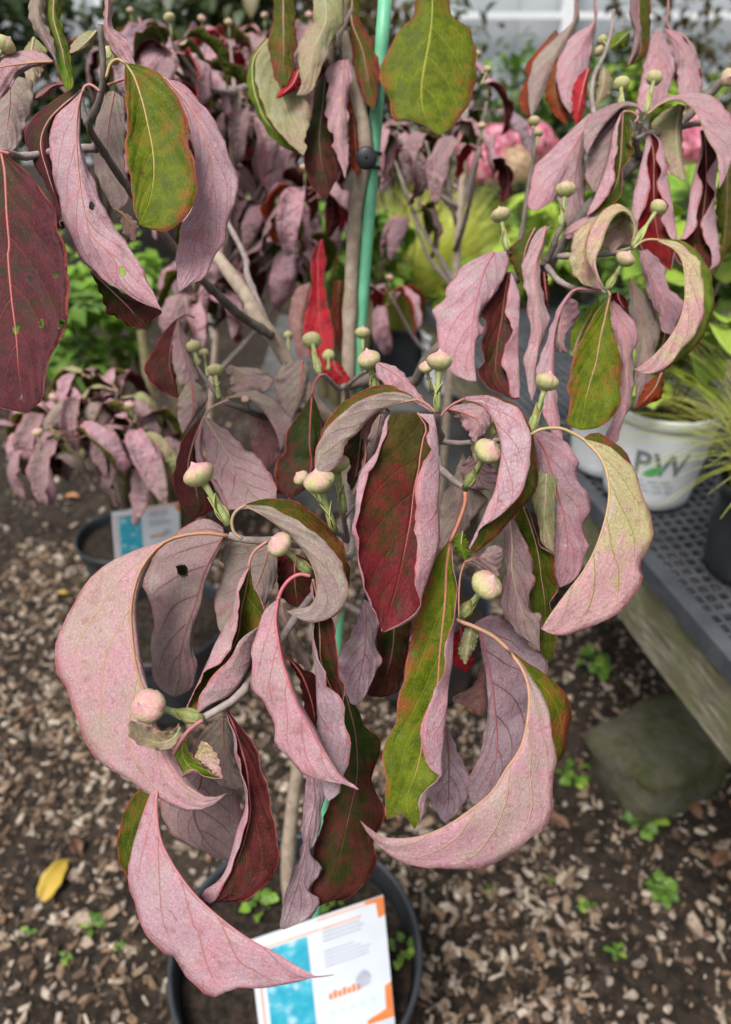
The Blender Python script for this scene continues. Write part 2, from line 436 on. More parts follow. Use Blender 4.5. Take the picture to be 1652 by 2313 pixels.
def leaf(parent, vis, d, strips, lo='mauve', up='green', us=None, off=None, sp=0, pet=None, rib=None, ripple=1.0, holes=None, ribr=0.0011, mid=None, petd=None, crack=False):
    """vis: 'U' or 'L', the side that span `sp` shows to the lens; d: depth of base and tip; off: depth offsets (cm) of the lines half way"""
    d0, d1 = d if isinstance(d, tuple) else (d, d)
    q = len(strips)
    if us is None: us = {2: [0, 1], 3: [-1, 0, 1], 4: [-1, 0, .65, 1], 5: [-1, -.62, 0, .62, 1]}[q]
    if off is None: off = {2: [0, 0.6], 3: [0.5, 0, 0.5], 4: [0, .5, 0, -.6], 5: [-.5, 0, .9, 0, -.5]}[q]
    ribr *= 0.74
    cols = []
    allp = [px(s) for s in strips]; top0 = sum(a[0][1] for a in allp) / len(allp)
    if top0 < 64 and all(a[0][1] < 130 for a in allp):        # the leaf goes on above the picture, to its twig
        bx = sum(a[0][0] for a in allp) / len(allp); wd_ = max(a[0][0] for a in allp) - min(a[0][0] for a in allp); by = min(a[0][1] for a in allp) - max(95, wd_ * .55)
        allp = [[(bx, by), (bx + (a[0][0] - bx) * .66, by + (a[0][1] - by) * .16), (bx + (a[0][0] - bx) * .98, by + (a[0][1] - by) * .55)] + a for a in allp]
    rs = random.Random(hash(strips[0]) % 100000 if False else sum(ord(c) * (i + 1) for i, c in enumerate(strips[0])) % 99991)
    for a_, of in zip(allp, off):
        pts = resample([Vector((x, y, 0)) for x, y in a_], NS); col = []
        for i, p in enumerate(pts):
            v = i / (NS - 1)
            col.append(P(p.x, p.y, d0 + (d1 - d0) * v + of * 0.01 * math.sin(math.pi * min(1, v * 1.02)) ** 0.8))
        cols.append(col)
    if q == 2:                                    # the half that hangs behind, out of sight
        back = []
        for i in range(NS):
            v = i / (NS - 1); c = cols[0][i].lerp(cols[1][i], 0.62)
            back.append(c + (c - CAMP).normalized() * 0.024 * math.sin(math.pi * v) ** 0.7)
        cols = [back] + cols; us = [-1, 0, 1]; sp = 1; q = 3
    per = 7 if q == 3 else (5 if q == 4 else 4)
    rows, uu = hermite_rows(cols, us, per)
    p0, p1, p2 = rs.uniform(0, 6), rs.uniform(0, 6), rs.uniform(0, 6)
    L = sum((rows[i + 1][len(uu) // 2] - rows[i][len(uu) // 2]).length for i in range(NS - 1))
    # ripple of the margin and gentle swelling of the blade
    for i in range(1, NS - 1):
        v = i / (NS - 1); w = math.sin(math.pi * v) ** 0.5
        for j, u in enumerate(uu):
            p = rows[i][j]; dirc = (p - CAMP).normalized(); e = abs(u) ** 3
            a = (math.sin(v * 21 + p0 + (2.1 if u > 0 else 0)) + 0.6 * math.sin(v * 37 + p1)) * 0.0013 * e * ripple
            a += mnoise.noise(p * 70) * 0.0016 + mnoise.noise(p * 190) * 0.0006
            k = (math.sin(v * 47 + p2 + u) * 0.5 + mnoise.noise(p * 260)) * 0.0010 * e * ripple
            rows[i][j] = p + dirc * a * w + Vector((k, 0, k * 0.6)) * w
    uvs = [[(u * 0.5 + 0.5, i / (NS - 1)) for u in uu] for i in range(NS)]
    # which face looks at the lens
    js = [j for j, u in enumerate(uu) if us[sp] - 1e-6 <= u <= us[sp + 1] + 1e-6]; sg = 0
    for i in range(6, NS - 6):
        for j in js[:-1]:
            n = (rows[i][j + 1] - rows[i][j]).cross(rows[i + 1][j] - rows[i][j]); sg += n.dot(CAMP - rows[i][j])
    facing = sg > 0
    plus_up = (vis == 'U') == facing
    mb = MB(); org = rows[0][len(uu) // 2].copy()
    nr = shell(mb, rows, uvs, 0.00016, 0 if plus_up else 1, 1 if plus_up else 0)
    j0 = min(range(len(uu)), key=lambda j: abs(uu[j])) if mid is None else mid
    sgn = -1 if plus_up else 1
    line = []; rad = []
    if pet:
        pp = px(pet); pd = petd or d0
        n = len(pp) * 3
        q3 = resample([Vector((x, y, 0)) for x, y in pp] , n)
        for i, p in enumerate(q3):
            line.append(P(p.x, p.y, pd + (d0 - pd) * i / (n - 1))); rad.append(ribr * 1.12)
    for i in range(NS - 1):
        v = i / (NS - 1)
        line.append(rows[i][j0] + nr[i][j0] * sgn * ribr * 0.25 * (1 - v)); rad.append(max(0.00016, ribr * (1 - v) ** 0.85))
    mb.tube(line, rad, 6, 2)
    mats = [M_UPPER, M_UNDER, M_RIB]
    if crack: mats[1] = mat_under(crack=True)
    if holes:
        mats[0] = mat_upper(holes); mats[1] = mat_under(holes)
    o = mb.build('leaf', mats, parent, org)
    style(o, lo, up, rib); LEAVES.append(o)
    return o

# ------------------------------------------------------------------ flower buds and twigs
mb_ = NT('bud_skin'); oc = mb_.n('TexCoord').outputs['Object']; sz = mb_.n('SeparateXYZ'); mb_.t.links.new(oc, sz.inputs[0])
rnd_ = mb_.n('ObjectInfo').outputs['Random']; mpb = mb_.n('Mapping'); mb_.t.links.new(oc, mpb.inputs[0]); mpb.inputs['Scale'].default_value = (1, 1, .22)
cc = mb_.vadd(mpb.outputs[0], mb_.math('MULTIPLY', rnd_, 9.0))
nz = mb_.noise(cc, 1.7, 3); nf = mb_.noise(cc, 7, 3); ng = mb_.noise(mb_.vadd(oc, mb_.math('MULTIPLY', rnd_, 5.0)), 14, 3)
ff = mb_.math('MULTIPLY_ADD', nz, 1.3, mb_.math('MULTIPLY', sz.outputs[2], 0.50)); ff = mb_.math('MULTIPLY_ADD', mb_.math('SUBTRACT', rnd_, .5), .25, ff)
bc = mb_.mix(mb_.step(ff, 0.55, 1.15), (.42, .41, .17), (.54, .26, .27))
bc = mb_.mix(mb_.math('MULTIPLY', mb_.step(nf, 0.45, 0.70), 0.55), bc, (.58, .49, .36))
bc = mb_.mix(mb_.math('MULTIPLY', mb_.step(ng, 0.35, 0.75), 0.30), bc, mb_.mix(1.0, bc, (.70, .66, .66), 'MULTIPLY'))
st = mb_.step(sz.outputs[2], 0.72, 1.05); bc = mb_.mix(mb_.math('MULTIPLY', st, 0.55), bc, (.60, .47, .44))
M_BUD = mb_.done(mb_.bsdf(bc, 0.5, 0.3, mb_.bump(mb_.math('ADD', nf, ng), 0.35, 0.05)))
M_STALK = simple('bud_stalk_green', (.20, .26, .08), (.33, .33, .16), 300, 0.55, 0.3, 0.2, bdist=0.0004)
M_SCALE = simple('bud_scale_green', (.26, .32, .08), (.42, .32, .16), 240, 0.55, 0.3, 0.2, bdist=0.0004)
def bark_mat(name, c1, c2, c3):
    m = NT(name); co = m.obj(); n1 = m.noise(co, 90, 4, 0.65); n2 = m.noise(co, 420, 3, 0.6); n3 = m.vor(co, 240)
    col = m.mix(m.step(n1, 0.35, 0.66), c1, c2)
    col = m.mix(m.math('MULTIPLY', m.step(n3, 0.16, 0.06), 0.7), col, c3)
    h = m.math('ADD', n1, m.math('MULTIPLY', n2, 0.6))
    return m.done(m.bsdf(col, 0.72, 0.25, m.bump(h, 0.6, 0.0012)))
M_TWIG = bark_mat('grey_twig_bark', (.30, .25, .225), (.20, .15, .14), (.42, .36, .32))
M_DTWIG = bark_mat('dark_twig_bark', (.085, .075, .065), (.16, .12, .105), (.22, .19, .16))
M_TRUNK = bark_mat('beige_trunk_bark', (.36, .29, .22), (.25, .19, .14), (.45, .40, .33))
def bud_mesh(var):
    rs = random.Random(var); mb = MB(); seg = 44; ph = rs.uniform(0, 3)
    def mod(a, z):
        c = abs(math.sin(2 * (a + ph) * 0.5 * 2 + 0.5 * z))
        return 1 - 0.13 * (1 - c) ** 5 - .03 * (1 - abs(math.sin(4 * a + ph + z))) ** 4 + 0.035 * math.sin(a * 2 + var)
    prof = [(0.02, -.74), (0.30, -.72), (0.58, -.60), (0.82, -.38), (0.96, -.10), (1.0, .12), (0.95, .32), (0.82, .50), (0.62, .64), (0.40, .75), (0.20, .86), (0.09, .98), (0.03, 1.08)]
    mb.lathe(prof, seg, mod=mod)
    return mb.mesh('flower_bud', M_BUD)
BUDS = [bud_mesh(i) for i in range(4)]
def scale_leaf(mb, base, axis, out, ln, wd):
    """a small pointed scale hugging the stalk"""
    side = axis.cross(out).normalized(); vs = []
    for i in range(6):
        t = i / 5; w = wd * math.sin(math.pi * (0.25 + 0.75 * t)) ; o = 0.05 + 0.26 * t ** 2.2
        c = base + axis * ln * t + out * ln * o * 0.6
        for k in (-1, 0, 1): vs.append(c + side * w * k - out * abs(k) * w * 0.5)
    fs = []
    for i in range(5):
        for k in range(2):
            a = i * 3 + k; fs.append((a, a + 1, a + 4, a + 3))
    n = len(vs); th = out * wd * 0.22
    mb.add(vs + [v + th for v in vs], fs[::1] and [f[::-1] for f in fs] + [tuple(q + n for q in f) for f in fs] + [(i * 3, (i + 1) * 3, (i + 1) * 3 + n, i * 3 + n) for i in range(5)] + [((i + 1) * 3 + 2, i * 3 + 2, i * 3 + 2 + n, (i + 1) * 3 + 2 + n) for i in range(5)])
def bud(parent, c, r, d, foot, dfoot=None, face=None, scales=True, k=1.0):
    """c: pixel centre, r: pixel radius, foot: pixel of the twig end; face: extra tip direction towards (+) the lens"""
    cx, cy = px(c)[0]; fx, fy = px(foot)[0]; r = r * 1652 / 1624
    pc = P(cx, cy, d); rad = r / FPX * d
    pf = P(fx, fy, dfoot if dfoot else d)
    ax = (pc - pf).normalized()
    tip = (ax + (CAMP - pc).normalized() * (face or 0)).normalized()
    o = link('flower_bud', random.choice(BUDS), parent)
    o.location = pc - world_loc(parent); o.rotation_mode = 'QUATERNION'
    o.rotation_quaternion = tip.to_track_quat('Z', 'Y') @ Quaternion((0, 0, 1), random.uniform(0, 6.28))
    o.scale = (rad * random.uniform(.97, 1.03), rad * random.uniform(.97, 1.03), rad * random.uniform(.86, .95))
    mb = MB(); a = pc - tip * rad * 0.6; n = 7; pts = []
    for i in range(n):
        t = i / (n - 1); b = pc - ax * (pc - pf).length * 0.5
        pts.append(a.lerp(b, t).lerp(b.lerp(pf, t), t))
    mb.tube(pts, [rad * (0.20 + 0.05 * abs(i - 2) / 2) for i in range(n)], 8)
    def sub(s):
        s.parent = o; s.matrix_parent_inverse = o.matrix_basis.inverted(); return s
    sub(mb.build('bud_stalk', M_STALK, parent, pf))
    if scales:
        mb = MB(); L = (pc - pf).length; side = ax.orthogonal().normalized()
        q = Quaternion(ax, random.uniform(0, 3.14))
        for sg in (1, -1):
            scale_leaf(mb, pf + ax * L * 0.10, ax, (q @ side) * sg, L * 0.50, rad * 0.42)
        sub(mb.build('bud_scale', M_SCALE, parent, pf))
    return o
def twig(parent, pts, rad, mat=None, name='twig', n=None):
    """pts: list of (pixel string, depth)"""
    q = [];
    for s, d in pts:
        x, y = px(s)[0]; q.append(P(x, y, d))
    n = n or max(8, len(q) * 5)
    cur = resample(q, n); mb = MB()
    r0, r1 = rad if isinstance(rad, tuple) else (rad, rad)
    rr = []
    for i in range(n):
        t = i / (n - 1); r = r0 + (r1 - r0) * t
        r *= 1 + 0.10 * mnoise.noise(cur[i] * 140) + (0.22 if i % 7 == 3 else 0)
        rr.append(r)
    mb.tube(cur, rr, 10)
    return mb.build(name, mat or M_TWIG, parent, q[0])

# ------------------------------------------------------------------ leaves for the plants farther back (shared meshes)
def generic_leaf(var, ln=1.0):
    rs = random.Random(500 + var); n, h = 14, 3; th0 = rs.uniform(.1, .7); th1 = rs.uniform(-2.5, -1.25); fold = rs.uniform(.2, 1.05) * (1 if rs.random() < .68 else -0.8)
    wd = rs.uniform(.15, .23); x = z = 0.0; y = 0.0; rows = []; uvs = []; tw = rs.uniform(-.9, .9); ph = rs.uniform(0, 6); petl = .16
    mb = MB(); line = [Vector((0, 0, 0))]; sway = rs.uniform(-.25, .25)
    for i in range(4):
        x += petl / 4 * math.cos(th0); z += petl / 4 * math.sin(th0); line.append(Vector((x, 0, z)))
    for i in range(n):
        s = i / (n - 1); th = th0 + (th1 - th0) * s ** .55
        t = Vector((math.cos(th), 0, math.sin(th))); nr = Vector((-math.sin(th), 0, math.cos(th))); lat = Vector((0, 1, 0))
        a = tw * s; lat2 = lat * math.cos(a) + nr * math.sin(a); nr2 = nr * math.cos(a) - lat * math.sin(a)
        c = Vector((x, y, z)); w = wd * math.sin(math.pi * min(1, (s * .985 + .015)) ** .85) ** .75 + .004
        row = []; uv = []
        for j in range(-h, h + 1):
            u = j / h; f = fold * abs(u) ** .8
            p = c + lat2 * (w * u * math.cos(f)) + nr2 * (w * abs(u) * math.sin(f))
            p += nr2 * (math.sin(s * 19 + ph + u) + .6 * math.sin(s * 33 - ph)) * .028 * abs(u) ** 1.6
            row.append(p); uv.append((u * .5 + .5, s))
        rows.append(row); uvs.append(uv)
        if s < .97: line.append(c - nr2 * .003)
        x += t.x / (n - 1); z += t.z / (n - 1); y += sway * s / (n - 1)
    shell(mb, rows, uvs, .0018, 0, 1)
    nl = len(line); mb.tube(line, [.012 * (1 - .85 * i / nl) for i in range(nl)], 5, 2)
    return mb.mesh('leaf', [M_UPPER_F, M_UNDER_F, M_RIB])
GEN = [generic_leaf(i) for i in range(14)]
def free_leaf(parent, pos, yaw, size, lo, up, rib=None, tilt=0.0, roll=0.0, mesh=None):
    o = link('leaf', mesh or random.choice(GEN), parent); o.location = Vector(pos) - world_loc(parent)
    o.rotation_euler = (roll, tilt, yaw); o.scale = (size, size, size); style(o, lo, up, rib); return o
# ------------------------------------------------------------------ ground
m = NT('damp_dark_soil'); co = m.obj()
n1 = m.noise(co, 3.0, 4); n2 = m.noise(co, 38, 5, 0.65); n3 = m.noise(co, 160, 4, 0.7)
col = m.mix(m.step(n2, 0.35, 0.7), (.012, .009, .007), (.045, .032, .022))
col = m.mix(m.math('MULTIPLY', m.step(n3, 0.58, 0.72), 0.5), col, (.17, .13, .10))
col = m.mix(m.math('MULTIPLY', m.step(n1, 0.5, 0.75), 0.5), col, (.10, .08, .06))
hh = m.math('ADD', n2, m.math('MULTIPLY', n3, 0.5))
M_SOIL = m.done(m.bsdf(col, 0.85, 0.2, m.bump(hh, 0.9, 0.012)))
def ground_h(x, y):
    return 0.018 * mnoise.noise(Vector((x * 3.1, y * 3.1, 0))) + 0.008 * mnoise.noise(Vector((x * 11, y * 11, 3)))
mb = MB(); xs = [-60, -20, -8, -4] + [-2.4 + 0.06 * i for i in range(81)] + [4, 8, 20, 60]; ys = [-20, -4, -1] + [-0.2 + 0.06 * i for i in range(72)] + [6, 10, 20, 60, 120]
vs = [(x, y, ground_h(x, y) if abs(x) < 3 and -.5 < y < 4.4 else 0) for y in ys for x in xs]; nx = len(xs)
mb.add(vs, [(j * nx + i, j * nx + i + 1, (j + 1) * nx + i + 1, (j + 1) * nx + i) for j in range(len(ys) - 1) for i in range(nx - 1)])
ground = mb.build('ground', M_SOIL); tag(ground, kind='structure')
# bark mulch: loose chips, too many to count
m = NT('bark_chip_wood'); ca = m.n('Attribute', attribute_type='GEOMETRY', attribute_name='chip').outputs['Color']
nn = m.noise(m.obj(), 120, 4, 0.6)
M_CHIP = m.done(m.bsdf(m.mix(m.step(nn, 0.3, 0.75), m.mix(1.0, ca, (.60, .56, .52), 'MULTIPLY'), ca), 0.8, 0.2, m.bump(nn, 0.5, 0.002)))
CHIPC = [(.30, .22, .155), (.40, .32, .25), (.17, .115, .08), (.11, .075, .052), (.50, .43, .35), (.08, .058, .044), (.24, .155, .10), (.36, .30, .25), (.13, .09, .065), (.06, .045, .036)]
def chip_shape(mb, c, ln, wd, th, rot):
    vs = []
    for zz in (-1, 1):
        for k in range(6):
            a = k / 6 * 6.283 + random.uniform(-.5, .5)
            vs.append(Vector(c) + rot @ Vector((max(-.8, min(.8, math.cos(a))) * ln * random.uniform(.75, 1.25), max(-.75, min(.75, math.sin(a))) * wd * random.uniform(.6, 1.3), zz * th * random.uniform(.3, 1.3))))
    mb.add(vs, [(5, 4, 3, 2, 1, 0), (6, 7, 8, 9, 10, 11)] + [(k, (k + 1) % 6, (k + 1) % 6 + 6, k + 6) for k in range(6)])
def chip_rot(f=0.5): return (Matrix.Rotation(random.uniform(0, 6.283), 3, 'Z') @ Matrix.Rotation(random.gauss(0, f), 3, 'X') @ Matrix.Rotation(random.gauss(0, f * .7), 3, 'Y'))
def set_chip_col(me, cols):
    at = me.attributes.new('chip', 'FLOAT_COLOR', 'POINT'); flat = []
    for c in cols: flat += [c[0], c[1], c[2], 1.0] * 12
    at.data.foreach_set('color', flat)
def chip_density(x, y):
    v = 0.70 + 0.6 * mnoise.noise(Vector((x * 2.3 + 4, y * 2.3, 7)))
    if x < -0.25 and y < 1.1: v -= 0.25
    if x > 0.40 and y > 0.45: v *= 0.30          # little mulch reaches under the bench
    return v
mb = MB(); cols = []; n = 0
while n < 30000:
    x = random.uniform(-1.1, 1.2); y = random.uniform(.05, 1.9)
    if random.random() < .25: x = random.uniform(-1.9, 2.0); y = random.uniform(-.05, 3.2)
    if (Vector((x, y)) - Vector((POTX, POTY)) if False else Vector((x + .097, y - .516))).length < .185: continue
    if random.random() > chip_density(x, y): continue
    s = random.choice((.003, .004, .005, .005, .006, .007, .008, .010, .012, .015)); n += 1
    chip_shape(mb, (x, y, ground_h(x, y) + s * .3), s, s * random.uniform(.18, .75), s * random.uniform(.10, .35), chip_rot())
    c = random.choice(CHIPC if x < .05 else CHIPC[:2] + CHIPC[4:5] + CHIPC + CHIPC[7:8]); k = random.uniform(.7, 1.25); cols.append([q * k for q in c])
mulch = mb.build('bark_mulch', M_CHIP, smooth=False); set_chip_col(mulch.data, cols); tag(mulch, 'brown and grey shredded bark mulch over damp soil', 'mulch', kind='stuff')
CHIPM = []
for k in range(10):
    mb = MB(); s = random.uniform(.014, .026); chip_shape(mb, (0, 0, 0), s, s * random.uniform(.22, .7), s * random.uniform(.14, .35), Matrix.Identity(3))
    me = mb.mesh('bark_chip', M_CHIP, False); set_chip_col(me, [random.choice(CHIPC[:2] + CHIPC[4:5] + CHIPC[6:8])]); CHIPM.append(me)
n = 0
while n < 290:
    x = random.uniform(-1.0, 1.3); y = random.uniform(.12, 2.0)
    if Vector((x + .097, y - .516)).length < .20 or random.random() > chip_density(x, y): continue
    o = link('bark_chip', random.choice(CHIPM), ground); o.location = (x, y, ground_h(x, y) + .006)
    o.rotation_euler = (random.gauss(0, .3), random.gauss(0, .3), random.uniform(0, 6.28)); n += 1

# ------------------------------------------------------------------ greenhouse far behind
M_GWALL = simple('grey_greenhouse_sheet', (.34, .37, .39), (.44, .47, .49), 1.2, 0.5, 0.3, 0.1)
M_WHITE = simple('white_painted_metal', (.72, .74, .76), (.80, .81, .82), 3, 0.45, 0.4, 0.05)
M_DGREY = simple('dark_grey_metal', (.16, .17, .18), (.22, .23, .24), 4, 0.5, 0.3, 0.05)
gh = empty('greenhouse', (2.0, 10.5, 0), 'long grey greenhouse with white posts far behind the plants', 'building')
for k in range(16):
    mb = MB(); mb.box((-9.4 + 1.5 * k, 10.6 + .012 * (k % 2), 1.6), (1.494, .05, 3.2)); mb.build('wall_panel', M_GWALL, gh, (-9.4 + 1.5 * k, 10.6, 0), False)
for k in range(9):
    mb = MB(); mb.box((-8.6 + 2.75 * k, 10.42, 1.6), (.14, .14, 3.2)); mb.build('post', M_WHITE, gh, (-8.6 + 2.75 * k, 10.42, 0), False)
mb = MB(); mb.box((2, 10.40, 1.62), (24, .08, .07)); mb.build('rail', M_WHITE, gh, (2, 10.4, 1.45), False)
mb = MB(); mb.box((2, 10.45, 3.28), (24.6, .5, .16)); mb.build('gutter', M_WHITE, gh, (2, 10.45, 3.2), False)
mb = MB(); mb.add([(-10.4, 10.3, 3.36), (14.4, 10.3, 3.36), (14.4, 13.5, 4.7), (-10.4, 13.5, 4.7), (-10.4, 10.3, 3.30), (14.4, 10.3, 3.30), (14.4, 13.5, 4.64), (-10.4, 13.5, 4.64)], [(0, 1, 2, 3), (7, 6, 5, 4), (0, 4, 5, 1), (1, 5, 6, 2), (2, 6, 7, 3), (3, 7, 4, 0)])
mb.build('roof', M_GWALL, gh, (2, 10.3, 3.3), False)

# ------------------------------------------------------------------ the nursery bench on the right
M_PLAST = simple('black_bench_plastic', (.045, .05, .06), (.075, .08, .092), 14, 0.5, 0.4, 0.2)
m = NT('weathered_mossy_wood'); co = m.obj(); mp = m.n('Mapping'); m.t.links.new(co, mp.inputs[0]); mp.inputs['Scale'].default_value = (26, .7, 26)
g = m.noise(mp.outputs[0], 4, 5, 0.6, 0.6); ms = m.noise(co, 9, 4, 0.6)
col = m.mix(m.step(g, 0.3, 0.7), (.10, .085, .06), (.30, .27, .20)); col = m.mix(m.math('MULTIPLY', m.step(ms, 0.42, 0.62), 0.75), col, (.12, .125, .055))
M_WOOD = m.done(m.bsdf(col, 0.85, 0.2, m.bump(g, 0.8, 0.004)))
BZ = 0.66
e0, e1 = on_plane(1652, 1497, BZ), on_plane(1353, 1150, BZ)
bdir = (e1 - e0).normalized(); bside = Vector((bdir.y, -bdir.x, 0))          # along the edge (away), and to the right
B0 = e0 - bdir * 0.42; BL, BW = 2.3, 0.95
def bpt(a, b, z=BZ): return Vector((B0.x, B0.y, 0)) + bdir * a + bside * b + Vector((0, 0, z))
brot = Matrix((bside, bdir, Vector((0, 0, 1)))).transposed()
bench = empty('nursery_bench', bpt(BL / 2, BW / 2, 0), 'low nursery bench with black plastic lattice top on mossy wooden beams', 'bench')
mb = MB(); pit = 0.0215; hw = 0.0034
nb = int(BW / pit); na = int(BL / pit)
for i in range(1, nb):
    if i % 8 == 0: mb.box(bpt(BL / 2, i * pit, BZ - .0055), (.010, BL - .03, .009), brot)
    else: mb.box(bpt(BL / 2, i * pit, BZ - .005), (hw * 2, BL - .03, .006), brot)
for i in range(1, na):
    if i % 12 == 0: mb.box(bpt(i * pit, BW / 2, BZ - .0058), (BW - .03, .010, .0085), brot)
    else: mb.box(bpt(i * pit, BW / 2, BZ - .0052), (BW - .03, hw * 2, .0056), brot)
for a, b, la, lb in ((BL / 2, .012, BL, .026), (BL / 2, BW - .012, BL, .026), (.012, BW / 2, .026, BW - .055), (BL - .012, BW / 2, .026, BW - .055)):
    mb.box(bpt(a, b, BZ - .013), (lb, la, .030), brot)
mb.build('lattice_top', M_PLAST, bench, bpt(BL / 2, BW / 2), False)
for b in (.055, BW - .05):
    mb = MB(); n = 24; vs = []
    for i in range(n + 1):
        a = -.05 + (BL + .1) * i / n; j = lambda: random.uniform(-.0025, .0025)
        vs += [bpt(a, b - .045 + j(), BZ - .029), bpt(a, b + .045 + j(), BZ - .029), bpt(a, b + .045 + j(), BZ - .150 + j()), bpt(a, b - .045 + j(), BZ - .150 + j())]
    fs = [(i * 4 + k, (i + 1) * 4 + k, (i + 1) * 4 + (k + 1) % 4, i * 4 + (k + 1) % 4) for i in range(n) for k in range(4)] + [(0, 1, 2, 3), (n * 4 + 3, n * 4 + 2, n * 4 + 1, n * 4)]
    mb.add(vs, fs); mb.build('beam', M_WOOD, bench, bpt(BL / 2, b, BZ - .15), False)
for a in (.06, 1.45, BL - .1):
    for b in (.10, BW - .10):
        mb = MB(); mb.box(bpt(a, b, (BZ - .15) / 2), (.09, .09, BZ - .152), brot, jit=.02); mb.build('leg', M_WOOD, bench, bpt(a, b, 0), False)

# ------------------------------------------------------------------ pots
M_BLACKP = simple('black_pot_plastic', (.020, .023, .028), (.034, .038, .045), 16, 0.42, 0.45, 0.12)
M_WHITEP = simple('white_pot_plastic', (.70, .73, .74), (.77, .79, .80), 8, 0.45, 0.4, 0.05)
M_POTSOIL = simple('dark_potting_mix', (.010, .008, .006), (.040, .028, .020), 90, 0.9, 0.2, 0.9, 200, 0.004)
def pot(name, c, r, h, mat, label, cat='plant pot', group=None, taper=.80, rim=.018, parent=None, soil=True, seg=48):
    c = Vector(c); p = empty(name, c, label, cat, group)
    mb = MB(); rb = r * taper
    prof = [(0.001, .004), (rb * .9, .004), (rb, .010)]
    for i in range(1, 6): prof.append((rb + (r * .965 - rb) * i / 6, h * .86 * i / 6))
    prof += [(r * .965, h * .86), (r * .968, h - rim * 2.2), (r * .995, h - rim * 2.1), (r, h - rim), (r * 1.012, h - .004), (r * 1.005, h), (r * .975, h), (r * .962, h - .006), (r * .95, h - rim * 2), (r * .935, h * .75), (rb * .96, .02)]
    mb.lathe(prof, seg, c); mb.build('pot_wall', mat, p, c)
    if soil:
        mb = MB(); rings = [(0.001, h * .84)] + [(r * .93 * k / 8, h * .84 + .006 * math.sin(k * 2.3)) for k in range(1, 9)]
        mb.lathe(rings[::-1], 36, c, mod=None); mb.build('soil', M_POTSOIL, p, c)
    return p
main_pot = pot('plant_pot', (-.097, .516, .012), .175, .275, M_BLACKP, 'large black nursery pot holding the staked dogwood', seg=64, rim=.016)
# ------------------------------------------------------------------ the dogwood in the pot
POT_C = Vector((-0.097, 0.516, 0.0))
tree = empty('dogwood_tree', POT_C + Vector((0, 0, 0.25)), 'dogwood with drooping mauve leaves and round buds, tied to the green stake', 'tree')
T = tree
# --- front left
leaf(T, 'L', (.43, .385), ["G 1150,575 1000,540 850,560 730,608 600,640 400,730 260,850 200,950 110,1130 60,1260 80,1400 150,1510 165,1600 J 0,500 100,630 250,700 310,755 440,830 560,885 650,897 750,868 845,790",
   "G 1150,575 1000,553 850,570 730,612 640,700 580,800 545,920 530,1050 540,1200 560,1350 600,1500 J 350,180 400,400 450,540 540,700 650,790 740,826 845,790",
   "G 1150,577 1000,558 850,577 735,622 650,720 605,830 570,950 565,1060 575,1180 595,1320 615,1400 630,1480 J 385,300 450,420 520,540 600,700 690,790 760,818 845,790"], 'pinky', 'green', us=[-1, 0, .45], off=[.9, 0, 1.0], rib=(0.410, 0.187, 0.114), ribr=.0016, pet='G 1190,590 1100,565')
leaf(T, 'L', (.455, .465), ["G 1095,520 1000,462 880,500 760,590 680,680 605,860 650,980 672,1080 655,1220 660,1400 700,1500 800,1560",
   "G 1100,560 1080,600 1010,730 965,830 935,960 890,1080 850,1220 830,1330 830,1450 800,1560", "G 1105,560 1090,600 1030,740 980,850 950,960 920,1110 915,1250 938,1380 905,1500 800,1560"],
   'mauve', 'olive', off=[1.2, 0, .8], rib=(0.279, 0.102, 0.095), holes=[(-.47, .33, .13, .032)], pet='G 1190,590 1140,575 1100,560')
leaf(T, 'U', (.415, .41), ["G 1255,770 1200,890 1192,960 1182,1100 1150,1230 1110,1310 1060,1360 980,1400 955,1470 J 640,180 600,300", "G 1250,760 1180,870 1165,980 1130,1080 1060,1200 990,1360 930,1500 870,1620 J 600,290",
   "G 1255,760 1238,880 1205,1030 1185,1180 1110,1330 1040,1430 980,1540 J 620,290", "G 1265,760 1290,900 1368,1040 1320,1170 1280,1270 1240,1400 1140,1540 J 760,240 680,295", "G 1262,760 1285,880 1345,1010 1350,1095 1210,1195 1130,1330 1060,1390 980,1500 J 680,200 660,290"],
   'pink', 'gred', sp=1, pet='G 1370,600 1300,650 1265,700 1250,760', off=[-.6, .3, 1.3, .2, -.7])
leaf(T, 'L', (.405, .40), ["H 150,380 250,382 330,402 450,470 560,540 670,640 745,760 775,860 755,990 690,1060 560,1100 470,1075 400,1030", "H 150,385 260,440 370,520 460,600 530,690 575,800 585,920 540,1000 400,1030",
   "H 150,375 260,345 370,343 480,370 600,460 690,560 770,690 785,830 775,930 690,1065 560,1100 460,1070 400,1030"], 'gmauve', 'olive', off=[0, .3, 1.8], pet='H 130,590 80,550 65,480 90,420 150,382', rib=(0.344, 0.212, 0.133))
leaf(T, 'U', (.395, .385), ["E 1030,1185 1015,1240 1012,1300 955,1430 948,1490 905,1530 H 890,230 865,340 840,430 825,545 848,690 853,775 880,880 910,980 950,1050 970,1120 985,1160", "E 1030,1180 1000,1230 962,1390 890,1480 840,1570 H 838,260 822,420 815,560 843,690 850,770 878,880 908,985 948,1052 970,1120 985,1160",
   "E 1200,1170 1255,1260 1235,1330 1210,1480 H 1215,130 1180,280 1160,450 1130,620 1090,800 1040,980 985,1160", "E 1300,1180 1325,1330 1330,1470 H 1337,200 1325,400 1337,570 1300,720 1262,830 1218,960 1190,1050 1110,1108 990,1160",
   "E 1200,1175 1285,1250 1245,1330 1290,1400 1230,1480 1200,1560 H 1198,270 1190,330 1195,430 1180,550 1210,650 1180,790 1200,900 1215,965 1185,1045 1105,1100 988,1160"],
   'pink2', 'wine', us=[-1, -.82, 0, .6, 1], sp=1, off=[-.5, 0, .7, 0, -.8], ripple=1.3, ribr=.0008)
